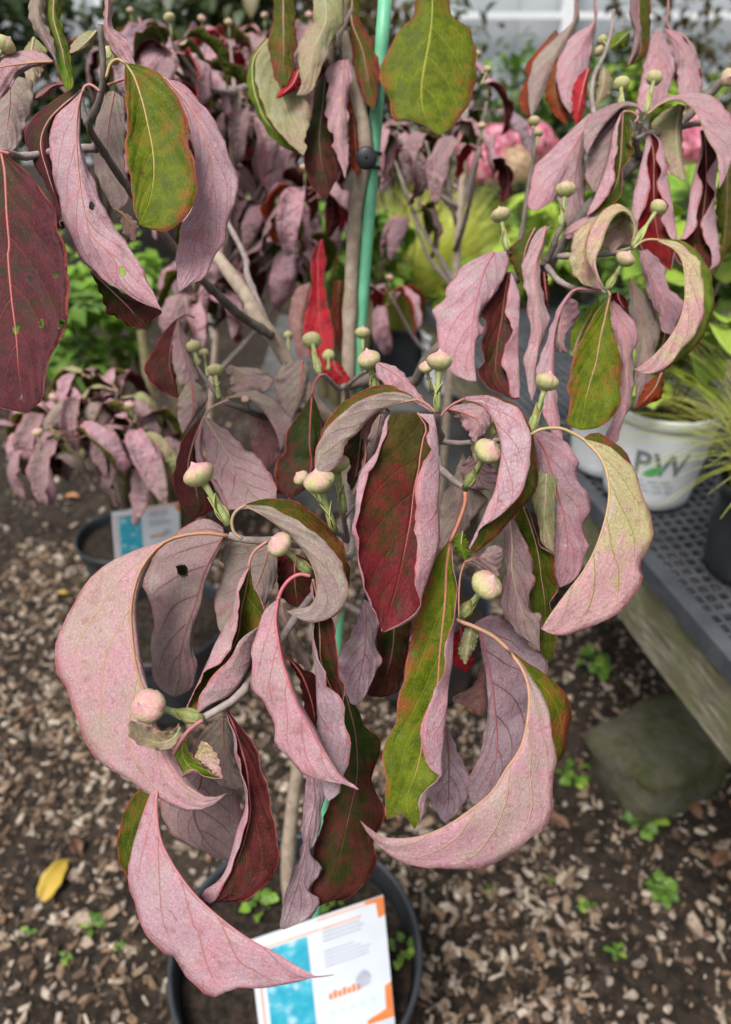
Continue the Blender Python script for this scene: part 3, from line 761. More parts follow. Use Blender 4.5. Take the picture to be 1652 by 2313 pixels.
leaf(T, 'U', (.405, .39), ["H 1400,590 1320,690 1270,830 1210,980 1180,1080 1150,1250 1120,1400 1090,1550 K 530,560 520,640 470,740 435,870 470,960 460,1130 475,1230 560,1175 640,1280", "H 1402,600 1378,750 1370,950 1350,1150 1335,1300 1325,1450 K 760,480 700,640 675,830 640,960 590,1080 600,1180 640,1280",
   "H 1410,600 1415,750 1440,930 1430,1050 1420,1200 1412,1350 1390,1490 K 830,620 805,860 800,960 735,1020 700,1130 685,1210 640,1280", "H 1407,600 1420,750 1442,900 1430,1020 1405,1130 K 830,150 820,320 770,420 720,540 680,680 680,770 720,870 760,930 797,970 740,1010 680,1080 658,1150 680,1200 640,1280"],
   'pink2', 'green', off=[.4, .6, 0, -.7], rib=(0.410, 0.145, 0.095), ribr=.0014, pet='H 1490,300 1490,370 1450,490 1402,600')
leaf(T, 'L', (.405, .365), ["K 1220,185 1300,270 1370,370 1430,480 1470,590 1490,750 1510,880 1480,1050 1480,1180 1440,1280 1360,1320 1290,1390 1150,1480 1000,1525 800,1520 650,1510 500,1450 400,1360 350,1300 310,1230",
   "K 1220,190 1290,280 1330,370 1345,480 1330,640 1290,790 1200,920 1110,1060 960,1180 820,1270 650,1330 470,1335 380,1290 310,1230", "K 1220,180 1330,262 1450,345 1540,415 1597,530 1582,680 1555,840 1500,860 1440,1000 1300,1150 1100,1300 800,1400 500,1380 310,1230"],
   'pinky', 'green', off=[0, -.3, 2.2], rib=(0.426, 0.212, 0.142), ribr=.0015, pet='I 220,1350 K 940,18 1000,40 1120,100 1220,188')
leaf(T, 'L', (.44, .46), ["K 1010,20 1035,100 1075,300 1100,480 1075,640 1040,820 970,970 960,1060 985,1120 1040,1130", "K 1012,20 1050,120 1090,270 1115,420 1135,600 1145,760 1120,950 1040,1130",
   "K 1015,15 1110,-30 1200,0 1300,60 1350,170 1445,240 1450,340 1400,500 1330,700 1200,950 1040,1130"], 'cool', 'gred', off=[.4, 0, .6], rib=(0.410, 0.111, 0.133))
leaf(T, 'L', (.40, .355), ["J 480,610 410,720 350,860 300,1020 250,1180 245,1260 255,1380 290,1490 M 50,680 130,790 165,825 210,820 240,870 290,950 370,1030 430,1050 480,1025 560,1000 630,1005 700,1000 780,985 860,970 960,940 1000,945 1055,932",
   "J 485,610 440,680 415,800 415,920 430,1040 460,1130 540,1270 M 330,520 450,630 600,740 750,820 850,880 930,925 970,945 1055,932", "J 475,605 420,670 310,765 222,890 188,1010 180,1170 205,1270 248,1325 300,1400 M 100,700 250,800 400,880 700,930 960,940 1055,932"],
   'pink2', 'olive', off=[.3, 0, 2.0], rib=(0.410, 0.145, 0.152), ribr=.0015, pet='J 700,340 620,400 560,480 485,610')
leaf(T, 'U', (.415, .395), ["J 822,245 897,440 912,550 935,650 957,730 978,850 975,920 935,1080 893,1200 853,1300 803,1400 782,1440 745,1462", "J 818,240 888,440 893,530 918,640 948,720 962,830 955,900 915,1000 885,1110 845,1250 785,1335 700,1390 690,1440 742,1462",
   "J 822,240 885,370 935,520 967,640 980,760 990,900 965,1040 925,1170 875,1270 825,1370 770,1455", "J 826,240 920,370 1010,480 1050,600 1100,780 1130,930 1155,1050 1165,1200 1130,1300 1050,1380 980,1440 900,1460 840,1450 770,1460"],
   'pink2', 'dkred', us=[-1, -.6, 0, 1], off=[-.5, 0, .5, 0], sp=2, rib=(0.426, 0.119, 0.114), ribr=.0013)
leaf(T, 'L', (.385, .372), ["J 565,385 545,470 470,527 330,502 258,450 243,370 262,345", "J 560,385 520,450 440,480 340,450 300,400 262,348", "J 552,360 530,395 480,412 420,400 350,372 300,355 264,345"], 'green', 'bright', off=[0, .3, 0], rib=(0.344, 0.340, 0.190), ribr=.0006)
leaf(T, 'U', (.40, .385), ["J 580,465 510,550 473,640 490,695 560,697 625,640 720,690 820,700", "J 585,462 572,520 590,590 640,640 720,682 820,700", "J 600,460 608,520 640,570 680,600 740,660 820,700"], 'palep', 'bright', off=[.2, .5, 0], ribr=.0006, pet='J 620,400 590,450 583,470')
leaf(T, 'L', (.39, .383), ["J 648,572 700,602 760,660 822,702", "J 655,552 720,565 780,622 822,702", "J 668,532 692,470 745,500 790,570 823,695"], 'palep', 'bright', off=[0, .2, 0], ribr=.0004)
leaf(T, 'L', .47, ["J 640,500 560,700 440,830 480,990 560,1080 680,1130 760,1180 850,1192", "J 700,480 690,700 640,860 670,1000 760,1130 850,1192", "J 850,380 900,600 900,760 945,920 920,1050 890,1160 850,1192"], 'mauve', 'olive', off=[.6, 0, .6])
leaf(T, 'L', .45, ["J 740,360 660,470 650,560 740,700 860,770 950,745", "J 820,330 830,500 860,650 950,745", "J 870,330 890,500 910,640 950,745"], 'gmauve', 'olive')
leaf(T, 'L', (.40, .375), ["H 350,950 270,1020 230,1120 190,1250 185,1400 190,1510 J 1050,210 1110,300 1140,400 1140,470 1230,590 1330,680 1420,715 1500,725 1560,735 1650,770", "H 348,955 332,1080 347,1200 370,1330 405,1440 J 1235,150 1290,280 1360,400 1430,530 1510,650 1560,712 1600,742 1650,765",
   "H 352,950 350,1080 362,1200 387,1330 425,1440 J 1260,150 1322,280 1392,400 1452,530 1524,640 1574,705 1622,737 1652,763"], 'pink', 'green', us=[-1, 0, .4], off=[.6, 0, .9], rib=(0.451, 0.111, 0.133), ribr=.0013, pet='H 545,815 480,805 420,835 375,890 348,955')
leaf(T, 'U', (.41, .40), ["H 557,840 562,900 582,1000 570,1130 562,1200 600,1330 640,1400 K 100,400 180,460 215,560 215,650 252,740 240,870 200,970 180,1060 110,1110", "H 555,838 546,900 574,1000 558,1130 553,1200 563,1300 580,1450 K 42,500 58,720 65,900 90,1080 110,1110",
   "H 560,835 582,930 594,1060 604,1200 607,1320 640,1430 K 130,420 160,600 170,800 150,1000 110,1110", "H 565,833 620,940 670,1040 700,1170 712,1300 725,1430 K 212,410 200,600 200,800 180,980 110,1110"], 'cool', 'dark', us=[-1, -.55, 0, 1], off=[-.7, 0, .6, .2], sp=2, rib=(0.410, 0.187, 0.114))
leaf(T, 'L', .445, ["H 870,955 840,1060 780,1200 720,1290 715,1400 750,1500 790,1590 828,1602", "H 880,960 885,1100 880,1250 850,1420 828,1602", "H 890,960 940,1040 967,1110 940,1230 985,1320 940,1420 900,1510 860,1580 828,1602"], 'cool', 'olive', rib=(0.271, 0.111, 0.114), ribr=.0007)
leaf(T, 'U', .475, ["H 990,1050 950,1170 960,1280 980,1330 920,1450 890,1540 950,1555", "H 1060,1030 1050,1250 1010,1420 950,1557", "H 1170,1030 1150,1200 1120,1380 1080,1520 1000,1552 950,1557"], 'mauve', 'dark')
leaf(T, 'U', (.46, .44), ["H 740,1540 K 205,480 200,600 190,800 130,1090 60,1290 M 940,330 990,380 930,480 975,572", "K 225,470 280,700 290,950 250,1150 M 1060,400 1010,520 976,572", "K 235,470 310,580 350,670 430,720 440,790 390,920 395,1050 460,1140 470,1200 410,1290 390,1370 M 1280,320 1260,390 1200,470 1130,530 1040,545 977,572"], 'mauve', 'dark', ribr=.0007, ripple=1.4)
leaf(T, 'L', (.435, .43), ["J 1335,680 1320,850 1300,1000 1300,1150 1240,1290 1200,1420 1180,1540 1165,1600 1195,1622", "J 1375,690 1385,850 1350,1000 1320,1180 1280,1350 1230,1500 1195,1622", "J 1410,700 1447,800 1420,920 1415,1030 1370,1120 1380,1200 1432,1240 1420,1290 1360,1340 1355,1400 1410,1430 1400,1500 1340,1560 1197,1622"], 'cool', 'olive', rib=(0.271, 0.102, 0.114), ribr=.0007, ripple=1.4)
leaf(T, 'L', .455, ["K 825,650 810,820 800,970 715,1035 730,1100 780,1190 825,1240", "K 835,650 850,850 850,1020 845,1150 826,1240", "K 845,650 910,810 985,960 975,1060 930,1150 870,1210 827,1240"], 'cool', 'olive')
leaf(T, 'L', .468, ["G 1300,600 1140,610 1080,680 1100,790 1042,960 1060,1100 1080,1162", "G 1380,620 1330,800 1250,960 1150,1080 1082,1164", "G 1420,640 1425,800 1360,980 1270,1080 1084,1165"], 'gmauve', 'olive')
leaf(T, 'U', .485, ["H 340,690 345,850 370,940 430,995 480,1012", "H 450,680 450,850 470,1000 480,1012", "H 540,720 562,900 540,980 482,1012"], 'dusk', 'dkred')
leaf(T, 'U', .45, ["J 1215,-40 1290,100 1310,200 1335,340 1390,445", "J 1225,-40 1300,60 1350,180 1380,300 1392,446", "J 1235,-45 1310,30 1397,80 1397,250 1394,446"], 'mauve', 'dkred', rib=REDV, pet='H 350,1220 385,1290 J 1215,-40')
leaf(T, 'L', .46, ["H 350,1000 360,1080 420,1220 480,1350 550,1390", "H 370,980 400,1100 450,1200 500,1300 552,1390", "H 395,980 430,1080 470,1180 530,1300 555,1390"], 'gmauve', 'olive')
# --- front right
leaf(T, 'L', (.41, .385), ["I 280,-12 400,-20 520,20 600,60 650,150 672,250 672,360 660,440 630,550 560,650 460,735 365,795 345,850 305,918", "I 272,5 370,32 440,112 480,212 500,320 480,450 455,570 415,650 375,750 335,840 292,920",
   "I 290,-16 420,-24 540,15 625,75 680,200 700,350 724,500 690,590 560,730 470,840 400,895 340,940 295,924"], 'pink2', 'olive', crack=True, off=[0, .2, 1.8], rib=(0.328, 0.111, 0.104), pet='I 125,110 150,75 200,35 272,0', ribr=.0009, ripple=.7)
leaf(T, 'L', .44, ["I 150,70 230,125 270,180 330,270", "I 165,62 280,95 360,150 335,272", "I 190,45 320,30 420,90 420,180 337,272"], 'pink', 'green', rib=(0.410, 0.136, 0.095))
leaf(T, 'L', .45, ["I 420,88 350,150 308,250 318,340 335,392", "I 425,95 375,160 335,260 337,392", "I 430,100 462,160 452,240 390,330 339,392"], 'green', 'bright')
leaf(T, 'L', (.445, .46), ["I 690,225 720,400 750,600 790,850 820,1050 850,1158", "I 700,215 765,330 805,460 845,600 885,760 900,950 870,1080 850,1158", "I 730,185 850,235 920,305 972,390 945,450 980,530 1030,600 1047,670 1000,750 1010,850 1030,910 990,990 980,1060 930,1120 850,1158"], 'pink2', 'gred', rib=(0.426, 0.119, 0.123), off=[.5, 0, .4])
leaf(T, 'L', .437, ["I 705,440 690,560 685,640 720,760 740,880 815,948", "I 770,460 765,600 760,750 790,860 815,948", "I 838,490 830,620 826,750 820,850 816,948"], 'green', 'bright', ripple=.3, ribr=.0005)
leaf(T, 'U', (.43, .45), ["I 620,665 568,740 640,860 680,980 690,1080 660,1180 670,1290 740,1360 728,1450 735,1540 780,1612", "I 630,665 680,800 720,950 740,1100 760,1240 765,1420 780,1612", "I 650,670 690,760 715,850 740,910 817,960 822,1040 812,1080 852,1140 820,1200 790,1260 805,1320 832,1460 802,1590 782,1612"], 'pink2', 'olive', off=[.3, .5, 0], ribr=.0008)
leaf(T, 'L', (.42, .43), ["I 530,735 500,790 520,900 520,1000 510,1100 490,1270 560,1400 680,1500 728,1548", "I 545,738 560,900 560,1050 590,1200 640,1350 728,1548", "I 570,735 620,830 672,950 697,1060 692,1150 660,1230 680,1310 737,1322 730,1440 727,1500 729,1548"], 'mauve', 'olive', rib=(0.344, 0.255, 0.190))
leaf(T, 'L', (.405, .37), ["I 1000,248 1100,275 1200,325 1290,410 1340,520 1380,650 1417,760 1422,840 1372,950 1347,1050 1362,1090 1290,1230 1200,1320 1100,1370 1000,1410 900,1447 800,1440 738,1410", "I 1000,255 1080,330 1130,420 1155,540 1150,650 1120,780 1070,920 1000,1050 900,1180 810,1300 738,1408",
   "I 990,245 1070,205 1170,255 1235,310 1295,405 1330,520 1365,650 1390,800 1330,1000 1200,1250 1000,1380 738,1406"], 'pale', 'gred', off=[0, -.2, 1.8], rib=(0.410, 0.272, 0.142), ribr=.0012, pet='I 672,222 740,188 850,182 930,212 1000,252')
leaf(T, 'L', .50, ["I 260,330 200,480 130,620 110,800 135,925", "I 290,420 240,620 200,800 137,925", "I 330,560 412,620 330,720 290,800 200,880 139,925"], 'gmauve', 'olive')
leaf(T, 'L', .49, ["I 300,350 250,430 300,540 420,560", "I 360,380 350,460 380,530 425,562", "I 430,400 470,450 490,500 430,562"], 'mauve', 'olive')
leaf(T, 'U', .40, ["I 250,815 203,860 215,930 272,992", "I 258,812 250,900 276,990", "I 265,815 300,910 302,960 280,988"], 'green', 'bright', ribr=.0005)
leaf(T, 'L', (.40, .385), ["I 268,995 340,950 400,915 460,900 507,920", "I 270,1000 350,975 430,965 507,924", "I 275,1010 330,1035 400,1065 470,1095 492,1030 508,928"], 'gmauve', 'bright', rib=(0.410, 0.170, 0.114), ribr=.0006, pet='I 235,1340 235,1200 245,1080 270,1000')
leaf(T, 'U', .455, ["K 885,20 873,150 880,270 958,322", "K 920,25 930,180 960,322", "K 960,50 990,200 1002,260 962,322"], 'dusk', 'red')
leaf(T, 'L', .41, ["K 950,50 920,130 908,200 948,272", "K 990,45 965,160 952,272", "K 1032,60 1022,150 980,230 956,272"], 'green', 'bright', ribr=.0004)
leaf(T, 'L', .475, ["K 1060,260 1000,400 868,482 960,532 1040,586", "K 1080,290 1050,450 1040,586", "K 1100,320 1102,480 1092,560 1042,587"], 'dusk', 'gred')
# --- the arch in the middle, the leaves behind it
leaf(T, 'L', (.42, .41), ["E 1190,1080 1080,1042 960,1055 830,1105 720,1190 650,1260 605,1330 575,1420 575,1510 600,1562", "E 1190,1088 1060,1115 940,1170 870,1240 820,1300 755,1350 740,1430 700,1500 600,1562", "E 1180,1075 1100,1030 1020,1000 930,1008 800,1068 688,1160 626,1255 597,1340 573,1430 578,1520 600,1562"],
   'gmauve', 'olive', off=[0, .3, 1.5], pet='E 1310,1170 1260,1120 1190,1085', rib=(0.394, 0.170, 0.133))
leaf(T, 'U', .44, ["E 850,1270 770,1350 745,1420 790,1480 770,1560 H 790,285", "E 860,1260 845,1400 825,1540 H 795,290", "E 880,1260 880,1400 890,1500 850,1560 H 800,290"], 'mauve', 'dark')
leaf(T, 'L', .43, ["E 960,1165 890,1200 860,1290 870,1400 850,1520 H 800,320", "E 970,1168 905,1220 880,1330 885,1430 860,1550 H 805,322", "E 975,1172 930,1230 900,1330 890,1440 870,1560 H 812,322"], 'dusk', 'gred', pet='E 1030,1170 1000,1140 960,1168')
leaf(T, 'L', .46, ["E 930,1190 900,1300 890,1400 900,1480", "E 970,1180 950,1300 930,1400 903,1482", "E 1010,1180 990,1290 950,1400 906,1482"], 'gmauve', 'olive')
leaf(T, 'U', (.55, .54), ["E 548,1065 500,1150 400,1290 390,1400 330,1490 335,1600 H 340,300 420,345", "E 555,1060 545,1200 540,1350 550,1500 H 500,250 420,345", "E 562,1060 590,1140 620,1230 600,1340 575,1430 570,1540 H 560,250 425,346"], 'mauve', 'dark', rib=(0.369, 0.060, 0.076), pet='E 640,935 600,945 570,990 555,1060')
leaf(T, 'L', (.55, .53), ["D 1245,1200 1240,1300 1255,1420 1290,1560 G 1060,250 1130,410", "D 1255,1200 1340,1340 1430,1480 G 1160,150 1290,330 1400,392", "D 1262,1195 1400,1290 1510,1400 G 1300,80 1412,240 1420,345"], 'mauve', 'dkred', rib=(0.344, 0.204, 0.162), pet='D 1400,1090 1330,1120 1280,1150 1250,1200', ribr=.0013)
leaf(T, 'U', (.56, .55), ["D 1240,1190 1130,1310 1090,1420 1060,1550 G 788,260 830,370 900,475", "D 1245,1195 1180,1360 1150,1500 G 900,200 940,350 902,475", "D 1245,1200 1210,1300 1200,1420 1240,1500 G 1030,250 1040,400 905,475"], 'pink', 'dkred')
leaf(T, 'L', (.55, .54), ["D 1245,1200 1212,1290 1192,1400 1220,1490 G 960,120 1060,310 1130,420", "D 1248,1200 1225,1300 1215,1400 1245,1490 G 985,120 1080,310 1132,420", "D 1250,1200 1240,1300 1240,1400 1270,1490 G 1005,120 1095,300 1134,420"], 'pink', 'olive', ribr=.0004)
leaf(T, 'U', .60, ["D 1085,590 1000,680 925,810 885,880 910,970 1010,1050 1090,1082", "D 1090,600 1050,750 1040,900 1090,1082", "D 1095,600 1080,750 1070,900 1095,1082"], 'mauve', 'dkred', pet='D 1190,590 1140,570 1090,595')
leaf(T, 'L', .595, ["D 1090,600 1058,720 1055,850 1100,1002", "D 1095,600 1110,750 1140,880 1105,1002", "D 1100,600 1140,700 1180,850 1217,970 1110,1002"], 'mauve', 'dkred')
leaf(T, 'L', .585, ["D 1150,980 1093,1080 1088,1200 1115,1295", "D 1170,980 1180,1080 1170,1200 1117,1295", "D 1200,980 1275,1070 1230,1150 1120,1295"], 'gmauve', 'olive', rib=REDV)
leaf(T, 'L', .57, ["E 40,1075 120,1045 220,1038 320,1088 390,1150 437,1220 430,1300 360,1405", "E 40,1080 130,1072 200,1095 260,1155 310,1235 350,1330 360,1405"][::-1], 'gmauve', 'olive', pet='D 1370,1112 E 28,1085 40,1078')
leaf(T, 'L', .60, ["E 175,1180 178,1300 200,1430 262,1532", "E 240,1190 270,1350 264,1532", "E 290,1200 340,1300 378,1400 330,1470 267,1532"], 'dusk', 'dkred')
leaf(T, 'L', .61, ["E 380,865 338,950 338,1050 370,1150 430,1205", "E 500,850 490,960 470,1080 432,1205", "E 540,865 530,1000 500,1100 435,1205"], 'gmauve', 'olive', rib=REDV)
leaf(T, 'L', .62, ["E 20,900 50,960 70,1040 120,1060", "E 60,880 120,930 170,1000 125,1060", "E 90,890 220,900 320,960 280,1040 130,1060"], 'gmauve', 'olive')
leaf(T, 'U', (.74, .72), ["E 608,110 570,170 548,280 555,370 530,500 503,620 510,690 560,830 650,905", "E 615,110 592,200 592,330 592,450 600,600 620,760 652,905", "E 622,110 642,250 625,340 642,480 672,600 692,720 672,810 655,905"], 'pink', 'red', rib=(0.451, 0.068, 0.085), off=[0, .5, 0])
leaf(T, 'L', .76, ["E 540,370 450,430 413,600 440,720 465,835", "E 545,380 490,560 480,720 480,835", "E 552,400 535,500 515,640 545,825"], 'dusk', 'dkred')
leaf(T, 'U', .78, ["E 690,360 678,500 690,650 722,805", "E 725,360 712,560 724,805", "E 762,370 752,500 738,650 727,805"], 'dusk', 'orange')
leaf(T, 'U', .70, ["E 640,860 620,900 660,960 740,1010 780,1000", "E 690,850 700,900 750,960 782,1000", "E 730,880 780,930 790,980 784,1000"], 'dusk', 'red')
leaf(T, 'L', (.48, .46), ["E 945,870 955,950 1040,1030 1150,1085 1285,1165", "E 960,868 1060,930 1180,1035 1287,1165", "E 975,862 1080,898 1142,960 1205,1045 1290,1165"], 'pink2', 'olive', off=[.4, 0, .4])
# --- right
leaf(T, 'L', (.54, .53), ["F 160,180 60,230 -30,280 E 1440,330 1380,400 1360,480 1293,545 1320,650 1330,800 1370,880 1460,960 1560,978", "F 172,190 112,300 72,450 42,620 35,780 50,900 66,978", "F 250,180 262,280 200,400 112,530 80,580 112,680 70,720 50,850 66,980"], 'pink2', 'gred', rib=(0.426, 0.136, 0.162), ribr=.0013)
leaf(T, 'U', (.55, .54), ["F 250,310 180,440 98,550 127,650 95,750 112,850 73,920 130,1010 280,1085", "F 265,310 240,450 220,600 190,780 190,950 285,1088", "F 280,310 332,450 327,600 325,800 332,1000 330,1092", "F 275,320 260,430 245,560 292,660 240,770 223,870 260,960 272,1060 325,1094"], 'pink2', 'dkred', rib=(0.180, 0.051, 0.019))
leaf(T, 'U', .55, ["F 420,38 330,110 262,180 300,300 362,415", "F 425,40 370,160 350,290 364,415", "F 432,60 402,150 352,260 347,330 366,415"], 'pink2', 'olive')
leaf(T, 'L', (.54, .535), ["F 480,28 428,70 370,200 343,290 370,440 380,560 400,700 358,830 380,1000 402,1097", "F 490,30 470,120 420,300 440,500 450,700 420,900 404,1098", "F 545,40 502,50 482,130 452,300 482,480 512,560 482,700 432,860 432,1000 407,1098"], 'pink', 'olive', ripple=1.3)
leaf(T, 'L', (.53, .52), ["F 640,425 570,520 530,620 490,740 448,860 428,960 470,1060 480,1200 560,1340", "F 650,430 590,520 550,640 530,800 522,1000 540,1200 565,1342", "F 660,430 602,540 553,660 547,850 553,1000 575,1200 595,1344"], 'pink2', 'olive', rib=(0.410, 0.136, 0.162), pet='F 860,425 780,425 700,412 650,428')
leaf(T, 'L', (.52, .50), ["C 1032,1492 1052,1400 1012,1298 930,1246 840,1288 778,1370 743,1480 F 737,200 758,270 800,350 850,414", "C 1015,1490 1035,1400 1000,1312 950,1292 900,1332 860,1402 830,1500 F 806,200 795,255 812,330 850,414"][::-1], 'palep', 'bright', rib=(0.410, 0.255, 0.142), ribr=.0007)
leaf(T, 'L', .525, ["C 800,1330 720,1370 658,1450 643,1550 F 633,230 660,335 740,395 832,416", "C 802,1340 750,1420 720,1540 F 722,200 752,330 834,416", "C 810,1340 790,1420 762,1520 F 772,200 792,320 836,416"], 'palep', 'bright')
leaf(T, 'L', .535, ["C 960,1300 870,1400 833,1500 F 830,150 902,187", "C 980,1310 955,1400 932,1500 F 904,187", "C 1000,1320 1037,1420 1012,1490 F 950,152 906,187"], 'pale', 'bright')
leaf(T, 'L', (.51, .48), ["F 1180,108 1300,130 1380,190 1432,260 1457,380 1462,500 1442,620 1380,722 1320,792 1250,872 1180,922 1110,937 1030,906", "F 1180,118 1280,170 1330,250 1342,350 1342,480 1312,600 1242,720 1150,820 1080,880 1030,904", "F 1190,104 1250,110 1340,122 1412,178 1472,258 1512,380 1519,500 1492,622 1432,732 1372,802 1282,862 1200,917 1110,932 1030,902"],
   'palep', 'bright', off=[0, 0, 1.6], rib=(0.410, 0.272, 0.142), pet='F 1030,165 1060,135 1110,112 1180,112', ribr=.0011)
leaf(T, 'U', (.515, .505), ["F 870,470 790,570 720,700 668,800 643,900 628,1020 640,1130 618,1232 700,1274", "F 882,455 852,590 822,720 797,860 755,1000 725,1130 702,1275", "F 886,480 888,560 892,650 942,800 953,900 946,1010 952,1100 902,1190 832,1250 762,1272 704,1275"], 'pink2', 'green', rib=(0.410, 0.187, 0.142), off=[0, .4, 0], pet='F 868,425 880,440 882,460')
leaf(T, 'L', .54, ["F 885,490 892,650 942,800 952,950 902,1200 850,1320", "F 900,500 962,650 982,800 987,1000 962,1200 880,1345", "F 900,480 992,570 1053,670 1047,740 1020,820 1027,960 1012,1120 962,1220 932,1345 885,1347"], 'pink', 'dkred')
leaf(T, 'L', .56, ["F 1050,180 1080,300 1120,460 1180,580 1190,660 1252,694", "F 1080,180 1130,330 1200,480 1254,694", "F 1110,168 1212,270 1240,400 1332,490 1322,560 1282,640 1256,694"], 'pink2', 'olive')
leaf(T, 'L', .57, ["F 1000,350 1000,500 1000,620 1040,800 1030,900 1040,1100 1022,1146", "F 1010,350 1050,500 1100,700 1100,900 1024,1146", "F 1020,360 1120,480 1182,600 1192,700 1162,800 1152,900 1102,1050 1026,1146"], 'gmauve', 'olive')
leaf(T, 'U', .56, ["F 1190,925 1100,1000 1060,1080 1040,1145", "F 1200,925 1150,1030 1042,1146", "F 1212,925 1203,1070 1130,1112 1044,1147"], 'pink', 'orange')
leaf(T, 'U', .575, ["F 1190,660 1170,720 1180,800", "F 1220,660 1210,740 1185,802", "F 1255,670 1245,740 1188,803"], 'pink', 'olive')
leaf(T, 'U', .565, ["F 650,800 640,700 690,600 810,470", "F 660,805 700,690 750,590 815,472", "F 665,805 770,690 800,590 818,474"], 'pink2', 'bright')
leaf(T, 'L', .57, ["F 560,680 545,780 580,800 625,800", "F 590,560 580,680 600,760 628,800", "F 640,470 690,500 680,600 560,690"], 'pink', 'green')
leaf(T, 'U', .565, ["F 450,310 470,420 500,520", "F 480,310 490,420 503,522", "F 500,310 510,420 506,522"], 'pink', 'crim')
leaf(T, 'U', .575, ["F 890,440 900,500 980,550", "F 930,435 940,480 982,551", "F 970,460 990,500 984,552"], 'pink', 'crim')
leaf(T, 'U', (.60, .59), ["C 1112,800 1135,880 1108,1000 1130,1130 1100,1260 1050,1370 1060,1480 1120,1580 F 1150,220 1250,298", "C 1108,798 1095,900 1060,1050 1025,1200 1013,1310 1048,1370 1060,1480 1120,1580 F 1150,220 1250,298", "C 1120,798 1150,950 1150,1150 1160,1350 1190,1500 F 1220,150 1252,298", "C 1130,798 1202,880 1232,1040 1252,1180 1277,1330 1292,1440 F 1282,180 1255,298", "C 1125,800 1187,880 1160,960 1197,1040 1170,1150 1242,1260 1200,1340 1252,1450 1287,1500 F 1272,210 1253,298"],
   'pink2', 'crim', sp=1, pet='C 1060,790 1085,775 1115,798')
leaf(T, 'U', (.61, .60), ["C 1440,800 1452,920 1420,1050 1452,1150 1420,1270 1410,1380 1350,1460 F 1290,120 1300,250 1440,310", "C 1432,798 1440,900 1400,1050 1370,1200 1350,1350 1323,1450 F 1285,120 1298,250 1440,310", "C 1460,798 1470,950 1470,1150 1450,1350 1470,1500 F 1400,150 1440,310", "C 1500,820 1542,930 1532,1100 1522,1250 1537,1400 1552,1540 F 1548,262 1442,312", "C 1500,850 1537,950 1470,1080 1522,1190 1445,1350 1452,1430 1502,1550 F 1500,280 1441,311"],
   'pink2', 'dkred', sp=1)
leaf(T, 'L', (.58, .57), ["C 1110,690 1200,610 1300,578 1420,563 1540,608 1612,700 1655,800 1622,1000 1552,1152", "C 1110,700 1180,642 1260,612 1340,625 1420,700 1480,850 1542,960 1550,1152"][::-1], 'pink', 'gred', rib=(0.394, 0.221, 0.133))
leaf(T, 'U', .62, ["C 1560,1000 1540,1150 1530,1300 F 1560,100 1520,320", "C 1600,1000 1600,1200 1590,1400 F 1570,150 1522,322", "C 1652,1000 1652,1300 1640,1500 F 1620,160 1525,324"], 'mauve', 'gred')
leaf(T, 'L', .60, ["C 1300,635 1200,690 1130,780 1200,900 1250,1050 1342,1112", "C 1315,640 1290,800 1300,950 1344,1112", "C 1340,645 1322,780 1332,950 1346,1112"], 'green', 'bright')
leaf(T, 'L', .58, ["C 1080,680 1040,632 960,622 860,652 770,700 723,790 723,880 742,944", "C 1080,690 1040,652 960,652 900,702 840,772 790,852 744,944"][::-1], 'mauve', 'olive')
leaf(T, 'L', .59, ["C 950,660 870,740 790,850 770,930 738,1000 738,1100 792,1178", "C 955,665 900,800 870,950 830,1080 794,1178", "C 960,670 942,780 932,900 882,1050 822,1150 796,1178"], 'mauve', 'olive')
leaf(T, 'U', .58, ["C 955,690 930,800 930,900 905,1020 917,1080 872,1190 800,1280 745,1320", "C 950,690 905,800 880,950 840,1080 790,1200 738,1318", "C 962,690 955,850 945,1000 920,1130 850,1250 746,1320", "C 980,690 1022,780 1002,880 1027,930 962,1030 957,1170 902,1250 802,1310 748,1322"], 'pink2', 'olive', us=[-1, -.6, 0, 1], off=[-.5, 0, .6, 0], sp=2, pet='C 1030,750 1055,720 1030,690 980,680 962,690')
leaf(T, 'L', .60, ["C 760,690 640,800 520,920 420,1020 400,1130 378,1270 442,1284", "C 770,700 690,850 600,1000 520,1150 444,1284", "C 777,700 742,900 702,1000 602,1100 542,1220 447,1285"], 'pink2', 'gred')
leaf(T, 'L', .60, ["C 720,800 620,920 580,1000 558,1180 600,1330 655,1452", "C 727,800 682,1000 662,1200 657,1452", "C 737,850 727,1000 727,1200 702,1400 660,1452"], 'mauve', 'olive')
leaf(T, 'L', .58, ["C 610,1400 680,1350 760,1320 830,1318", "C 600,1440 690,1400 770,1350 832,1320", "C 620,1460 700,1450 790,1390 834,1322"], 'pink', 'olive')
# top right
leaf(T, 'L', .70, ["C 660,120 540,240 440,340 400,420 380,540 400,724", "C 670,120 590,260 510,400 440,560 402,724", "C 690,130 632,280 562,400 492,540 404,724"], 'gmauve', 'orange')
leaf(T, 'U', .71, ["C 550,180 430,320 368,400 373,480 338,560 333,650 400,726", "C 565,200 445,340 395,480 385,600 402,726", "C 580,220 465,350 415,480 405,600 404,726"], 'mauve', 'orange')
leaf(T, 'L', .69, ["C 780,130 650,220 600,300 558,400 558,500 590,620 638,692", "C 790,130 702,300 662,450 640,692", "C 800,140 772,300 742,450 702,600 645,692"], 'pink2', 'orange')
leaf(T, 'U', .70, ["C 560,350 498,460 488,600 560,720 605,755", "C 572,360 545,560 607,755", "C 585,370 595,600 635,690 612,755"], 'mauve', 'orange')
leaf(T, 'U', .66, ["C 740,418 680,480 648,580 658,700 672,762", "C 750,418 712,560 676,762", "C 762,423 742,560 722,680 682,762"], 'pink2', 'red')
